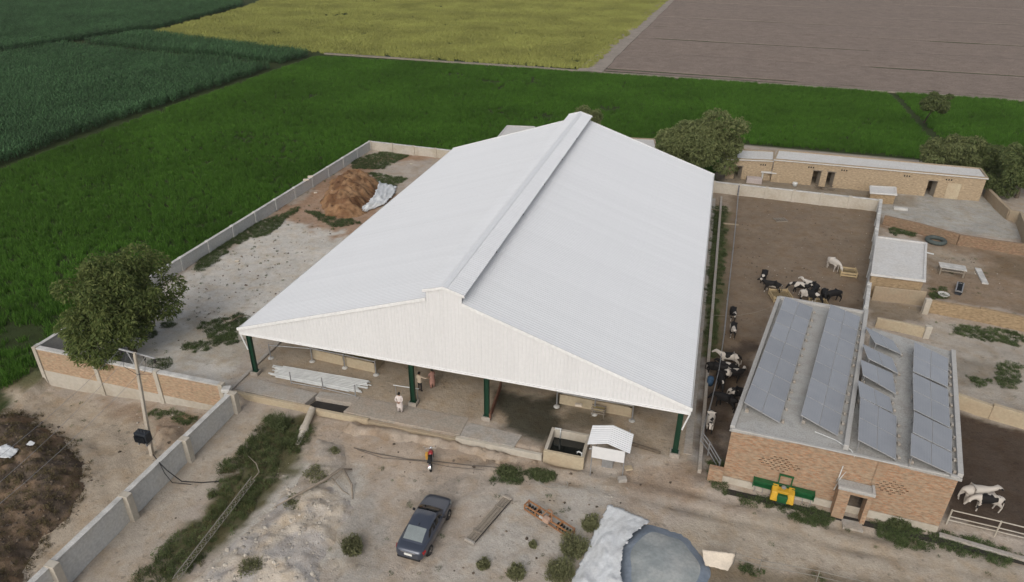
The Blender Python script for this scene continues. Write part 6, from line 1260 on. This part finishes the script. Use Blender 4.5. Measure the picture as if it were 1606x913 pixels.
b = MB(); b.tube([(.32, .36, 1.0), (.4, .2, 1.02), (.43, 0, .96), (.4, -.2, 1.02), (.32, -.36, 1.0)], .016, 6); b.build('handlebar', M['chrome'], mo, local=True)
b = MB(); b.lathe([(.02, -.06), (.08, -.04), (.1, .05), (.09, .07)], (.54, 0, .88), 'x', 14); b.build('headlight', M['chrome'], mo, smooth=True, local=True)
for s in (-1, 1): b = MB(); b.tube([(.38, s * .3, 1.02), (.34, s * .36, 1.16)], .008, 4); b.box((.33, s * .37, 1.19), (.02, .1, .07)); b.build('mirror', M['chrome'], mo, local=True)
for x, a0, a1, R in ((-.62, .3, 2.6, .36), (.62, .6, 2.7, .35)):
    b = MB(); b.loft([[(x + R * math.cos(a), y, .3 + R * math.sin(a)) for y in (-.07, .07)] + [(x + (R - .01) * math.cos(a), y, .3 + (R - .01) * math.sin(a)) for y in (.07, -.07)] for a in np.linspace(a0, a1, 8)]); b.build('mudguard', M['chrome'], mo, local=True)
b = MB(); b.box((-.98, 0, .55), (.02, .18, .13)); b.build('number_plate', M['plate'], mo, local=True); b = MB(); b.box((-.92, 0, .68), (.05, .1, .06)); b.build('tail_lamp', M['red'], mo, local=True)
b = MB(); b.box((.14, .25, .62), (.34, .2, .42)); b.build('saddle_bag', mat('yellow_bag', (.50, .27, .05), .7), mo, local=True, bevel=.05)
# ================================================================== FARM IMPLEMENTS
a, c = PG(737, 852), PG(796, 784); d = (c - a).normalized(); L_ = (c - a).length; rz = math.atan2(d.y, d.x); mid = (a + c) / 2
dg_ = thing('plank_drag', 'long weathered wooden plank drag lying right of the car', 'drag', tuple(mid), rz)
for y, w_ in ((-.2, .17), (-.01, .18), (.19, .18)): b = MB(); b.box((0, y, .11 + random.uniform(-.01, .01)), (L_ - .1, w_, .09)); b.build('plank', M['wood'], dg_, local=True, bevel=.015)
for x in (-L_ / 2, L_ / 2): b = MB(); b.box((x, 0, .15), (.16, .66, .16)); b.build('end_batten', M['conc'], dg_, local=True, bevel=.02)
for x in (-L_ * .3, L_ * .27): b = MB(); b.box((x, .0, .185), (.1, .6, .05)); b.build('batten', M['wood'], dg_, local=True)
b = MB(); b.tube([(-L_ / 2, -.31, .2), (L_ / 2, -.31, .2)], .025, 5); b.build('edge_rod', M['rubber'], dg_, local=True)
a, c = PG(826, 797), PG(897, 841); d = (c - a).normalized(); L_ = (c - a).length; rz = math.atan2(d.y, d.x); mid = (a + c) / 2; M['orange'] = mat('faded_orange_paint', (.34, .16, .065), .6, .2, 3, tint=(.25, .13, .07))
rl_ = thing('cage_roller', 'faded orange cage roller implement lying in front of the torn plastic', 'implement', tuple(mid), rz)
for y, z in ((-.22, .42), (.22, .42), (-.22, .08)): b = MB(); b.box((0, y, z), (L_, .07, .07)); b.build('frame_bar', M['orange'], rl_, local=True)
for x in np.linspace(-L_ / 2, L_ / 2, 5): b = MB(); b.box((x, 0, .42), (.07, .5, .08)); b.box((x, -.22, .25), (.06, .06, .34)); b.box((x, .22, .25), (.06, .06, .5)); b.build('cross_member', M['orange'], rl_, local=True)
for x0 in (-.32, .32):
    for k in range(5): x = x0 * L_ + (k - 2) * .2; b = MB(); b.lathe([(.17, -.02), (.17, .02)], (x, 0, .22), 'x', 12); b.build('roller_disc', M['dark'], rl_, local=True)
b = MB(); b.tube([(-L_ * .48, 0, .22), (L_ * .48, 0, .22)], .04, 6); b.build('axle', M['steel'], rl_, local=True)
b = MB(); b.box((.05, -.3, .45), (.42, .36, .3)); b.build('gearbox', mat('pink_grey_casting', (.40, .27, .20), .7, .15, 4), rl_, local=True, bevel=.06); b = MB(); b.box((-.35, -.28, .36), (.3, .14, .14)); b.build('hitch_plate', M['coping'], rl_, local=True, bevel=.03)
for s in (-1, 1): b = MB(); b.tube([(s * .35, -.22, .44), (s * .12, .1, .85), (0, .12, .86)], .03, 5); b.build('hitch_arm', M['orange'], rl_, local=True)
# rotavator leaning at the barn wall
fz = -.12; pL, pR = P(1182, 753, .75), P(1277, 777, .75); mid = (pL + pR) / 2; mid.z = fz; d = v2(pR) - v2(pL); L_ = d.length; rz = math.atan2(d.y, d.x)
M['jgreen'] = mat('green_enamel', (.012, .085, .028), .5, .2, 3, spec=.4, var2=.15); M['jyellow'] = mat('yellow_enamel', (.46, .27, .02), .5, .2, 3, spec=.4, var2=.15)
rv = thing('rotary_tiller', 'green and yellow rotary tiller standing before the barn wall', 'implement', tuple(mid), rz)
for x0, x1 in ((-L_ / 2, -.35), (.45, L_ / 2)):
    for z in (.62, 1.0): b = MB(); b.box(((x0 + x1) / 2, 0, z), (x1 - x0, .34, .05)); b.build('deck_flange', M['jgreen'], rv, local=True)
    b = MB(); b.box(((x0 + x1) / 2, .1, .8), (x1 - x0, .05, .34)); b.build('deck_plate', M['jgreen'], rv, local=True); b = MB(); b.box((x0 if x0 < 0 else x1, 0, .78), (.04, .42, .55)); b.build('end_plate', M['jgreen'], rv, local=True)
b = MB(); b.box((0.05, .1, .8), (.95, .12, .42)); b.build('centre_beam', M['jgreen'], rv, local=True, bevel=.02)
for s in (-1, 1): b = MB(); b.box((.02 + s * .36, .08, 1.25), (.07, .07, .95)); b.build('mast_post', M['jgreen'], rv, local=True)
b = MB(); b.box((.02, .08, 1.72), (.82, .09, .09)); b.build('mast_bar', M['jgreen'], rv, local=True)
for s in (-1, 1): b = MB(); b.hexa([(s * .46 - .21, -.72, .3), (s * .46 + .21, -.72, .3), (s * .46 + .21, -.02, .3), (s * .46 - .21, -.02, .3)], [(s * .46 - .18, -.55, .88), (s * .46 + .18, -.55, .88), (s * .46 + .18, -.02, 1.06), (s * .46 - .18, -.02, 1.06)]); b.build('side_housing', M['jyellow'], rv, local=True, bevel=.05)
b = MB(); b.box((0, -.28, .86), (.66, .42, .2)); b.build('front_cover', M['jyellow'], rv, local=True, bevel=.04); b = MB(); b.box((0, -.42, .42), (.6, .5, .62)); b.build('gear_case', M['jgreen'], rv, local=True, bevel=.04)
b = MB(); b.lathe([(.14, 0), (.14, .12), (.05, .16)], (0, -.12, .92), 'z', 14); b.build('gearbox', M['steel'], rv, local=True); b = MB(); b.tube([(-.3, -.6, .1), (-.45, -.95, .45), (-.2, -1.0, .5), (.2, -.9, .4), (.3, -.6, .1)], .03, 6); b.build('drive_hose', M['rubber'], rv, local=True)
for k in range(8): b = MB(); x = -L_ * .46 + k * L_ * .92 / 7; b.tube([(x, -.1, .6), (x + .04, -.18, .3), (x, -.02, .02)], .022, 4); b.build('tine', M['steel'], rv, local=True)
# ================================================================== REAR YARD OBJECTS
p = PG(1467, 380); b = MB(); rg = []
b = MB(); 
for i in range(1):
    R_, r_ = .85, .22; rg = [[(p.x + (R_ + r_ * math.cos(q)) * math.cos(a), p.y + (R_ + r_ * math.cos(q)) * math.sin(a), p.z + .22 + r_ * math.sin(q)) for q in np.linspace(0, 2 * PI, 10, endpoint=False)] for a in np.linspace(0, 2 * PI, 29)]
b.loft(rg, True, False); tag(b.build('tractor_tyre', mat('dusty_rubber', (.07, .085, .08), .85, .2, 4), smooth=True), 'large dusty tractor tyre lying by the brown brick wall', 'tyre')
p = PG(1490, 430); ch = thing('charpoy', 'rope strung wooden cot standing in the tyre yard', 'cot', tuple(p), -.1)
for dx, dy in ((-1, -.5), (1, -.5), (-1, .5), (1, .5)): b = MB(); b.box((dx, dy, .4), (.12, .12, .85)); b.build('leg', M['wood'], ch, local=True)
b = MB(); b.box((0, 0, .82), (2.3, 1.2, .07)); b.build('top', M['coping'], ch, local=True)
for y in (-.5, .5): b = MB(); b.box((0, y, .5), (2.0, .07, .1)); b.build('rail', M['wood'], ch, local=True)
a, c = PG(1533, 422), PG(1545, 446); b = MB(); b.wall(v2(a), v2(c), .55, -.05, .14); tag(b.build('plank', M['coping'], bevel=.03), 'long pale plank lying on the tyre yard ground', 'plank')
p = PG(1503, 457); hw = thing('disc_harrow', 'grey disc harrow lying in the tyre yard', 'harrow', tuple(p), 1.25)
b = MB(); b.box((0, -.25, .45), (2.2, .1, .1)); b.box((0, .25, .45), (2.2, .1, .1)); b.box((-1, 0, .45), (.1, .5, .1)); b.box((1, 0, .45), (.1, .5, .1)); b.build('frame', M['steel'], hw, local=True)
for k in range(6): b = MB(); b.lathe([(.001, .05), (.3, -.02), (.3, .0), (.001, .08)], (-.95 + k * .38, 0, .28), 'x', 14); b.build('disc', M['trafo'], hw, local=True)
p = PG(1479, 464); b = MB(); b.lathe([(.02, .02), (.38, .04), (.5, .22), (.46, .22), (.34, .1), (.02, .08)], p, 'z', 18); tag(b.build('basin', M['coping'], smooth=True), 'pale basin on the weeds beside the hut', 'basin')
a, c = PG(1452, 397), PG(1464, 400); b = MB(); b.tube([a + Vector((0, 0, .08)), c + Vector((0, 0, .08))], .08, 7); tag(b.build('white_pole', M['pipe']), 'short white pole lying beside the hut', 'pole')
p = PG(1246, 292); b = MB(); b.lathe([(.25, 0), (.33, .45), (.30, .5), (.12, .55)], p, 'z', 12); tag(b.build('white_pot', M['pipe'], smooth=True), 'white pot on the ground before the far house', 'pot')
a = PG(1290, 297); b = MB()
for k in range(7): b.tube([a + Vector((random.uniform(-1.5, 1.5), random.uniform(-.4, .4), .05 + .06 * k)), a + Vector((random.uniform(-1.5, 1.5), random.uniform(-.4, .4), .05 + .06 * k))], .05, 5)
tag(b.build('firewood_pile', M['bark']), 'small firewood pile before the open doors of the far house', 'firewood')
heap('straw_heap', 'brown straw heap against the far house wall', 'heap', [(1352, 284), (1368, 280), (1382, 284), (1380, 292), (1356, 292)], .9, .9, M['hay'], .12, 2, seed=44)
heap('dung_heap', 'brown dung heap against the long farmhouse wall', 'heap', [(1385, 288), (1400, 283), (1412, 287), (1408, 296), (1388, 296)], .8, .9, M['hayd'], .12, 2, seed=47)
for px, py, lab in ((1108, 330, 'concrete cross kerb at the far end of the grass strip'), (1131, 352, 'pale short kerb lying across the grass strip')):
    p = PG(px + 15, py); b = MB(); b.box((p.x, p.y, .0), (1.7, .22, .2), .03); tag(b.build('cross_kerb', M['mud'], bevel=.03), lab, 'kerb')
p = PG(1244, 780); b = MB(); b.box((p.x + 1.2, p.y, .1), (.3, .25, .4), .3); tag(b.build('white_sack', M['sack'], bevel=.08), 'small white sack leaning by the barn wall', 'sack')
p = PG(985, 740); b = MB(); b.box((p.x, p.y, .05), (.5, .4, .12), .5); tag(b.build('broken_slab', M['cream'], bevel=.03), 'small broken cream slab right of the shelter', 'slab')
for (px, py, w_, lab) in ((6, 712, .8, 'torn white plastic sheet lying on the manure heap'), (48, 697, .25, 'small white rag on the manure heap')):
    q = P(px, py, -.25); sheet('plastic_scrap', lab, 'plastic', [q + Vector((-w_, -w_ * .6, 0)), q + Vector((-w_ * .7, w_ * .8, .1))], [q + Vector((w_, -w_ * .3, 0)), q + Vector((w_ * .8, w_ * .7, .05))], M['sheetwhite'], 10, 10, .12 * w_, 8, rag=.08 * w_)
for (px, py, lab) in ((487, 277, 'white bundle on the field wall coping'), (480, 282, 'small white bundle beside the larger one on the field wall')):
    q = P(px, py, 1.35); b = MB(); b.box(q, (.7, .35, .22), .6); tag(b.build('white_bundle', M['sack'], bevel=.08), lab, 'bundle')
for i, (px, py, lab) in enumerate(((645, 258, 'tiny white rag on the far yard grass'), (495, 303, 'tiny white rag beside the soil heap'), (372, 410, 'tiny white rag in the middle of the pale yard'))):
    q = PG(px, py); b = MB(); b.box(q + Vector((0, 0, .06)), (.4, .25, .1), .5); tag(b.build('white_rag', M['sack'], bevel=.04), lab, 'rag')
q = PG(357, 507); b = MB(); b.tube([q, q + Vector((.8, .5, .5)), q + Vector((1.7, .7, .7))], [.06, .045, .015], 5); b.tube([q + Vector((.8, .5, .5)), q + Vector((1.1, 1.2, .6))], [.04, .012], 4); b.tube([q, q + Vector((-.9, .2, .4))], [.05, .015], 4)
tag(b.build('dry_branch', M['bark']), 'dead dry branch lying in the pale yard', 'branch')
q = PG(1014, 706); b = MB(); b.tube([q + Vector((-1.1, .2, .15)), q + Vector((.9, -.1, .1))], [.14, .10], 7); tag(b.build('log', M['bark']), 'dark log lying right of the pump shelter', 'log')
# ================================================================== EVENING HAZE
b = MB(); b.box((0, 0, 14.8), (6600, 6600, 36.8)); hz_ = b.build('haze', []); tag(hz_, 'thin pale evening haze over the whole farm', 'haze', kind='stuff')
m = bpy.data.materials.new('haze_air'); m.use_nodes = True; t = m.node_tree; t.nodes.clear(); vo = t.nodes.new('ShaderNodeVolumePrincipled'); ou = t.nodes.new('ShaderNodeOutputMaterial')
vo.inputs['Color'].default_value = (.88, .87, .84, 1); vo.inputs['Density'].default_value = .00013; vo.inputs['Density Attribute'].default_value = ''; vo.inputs['Anisotropy'].default_value = .2
t.links.new(vo.outputs[0], ou.inputs['Volume']); hz_.data.materials.clear(); hz_.data.materials.append(m)
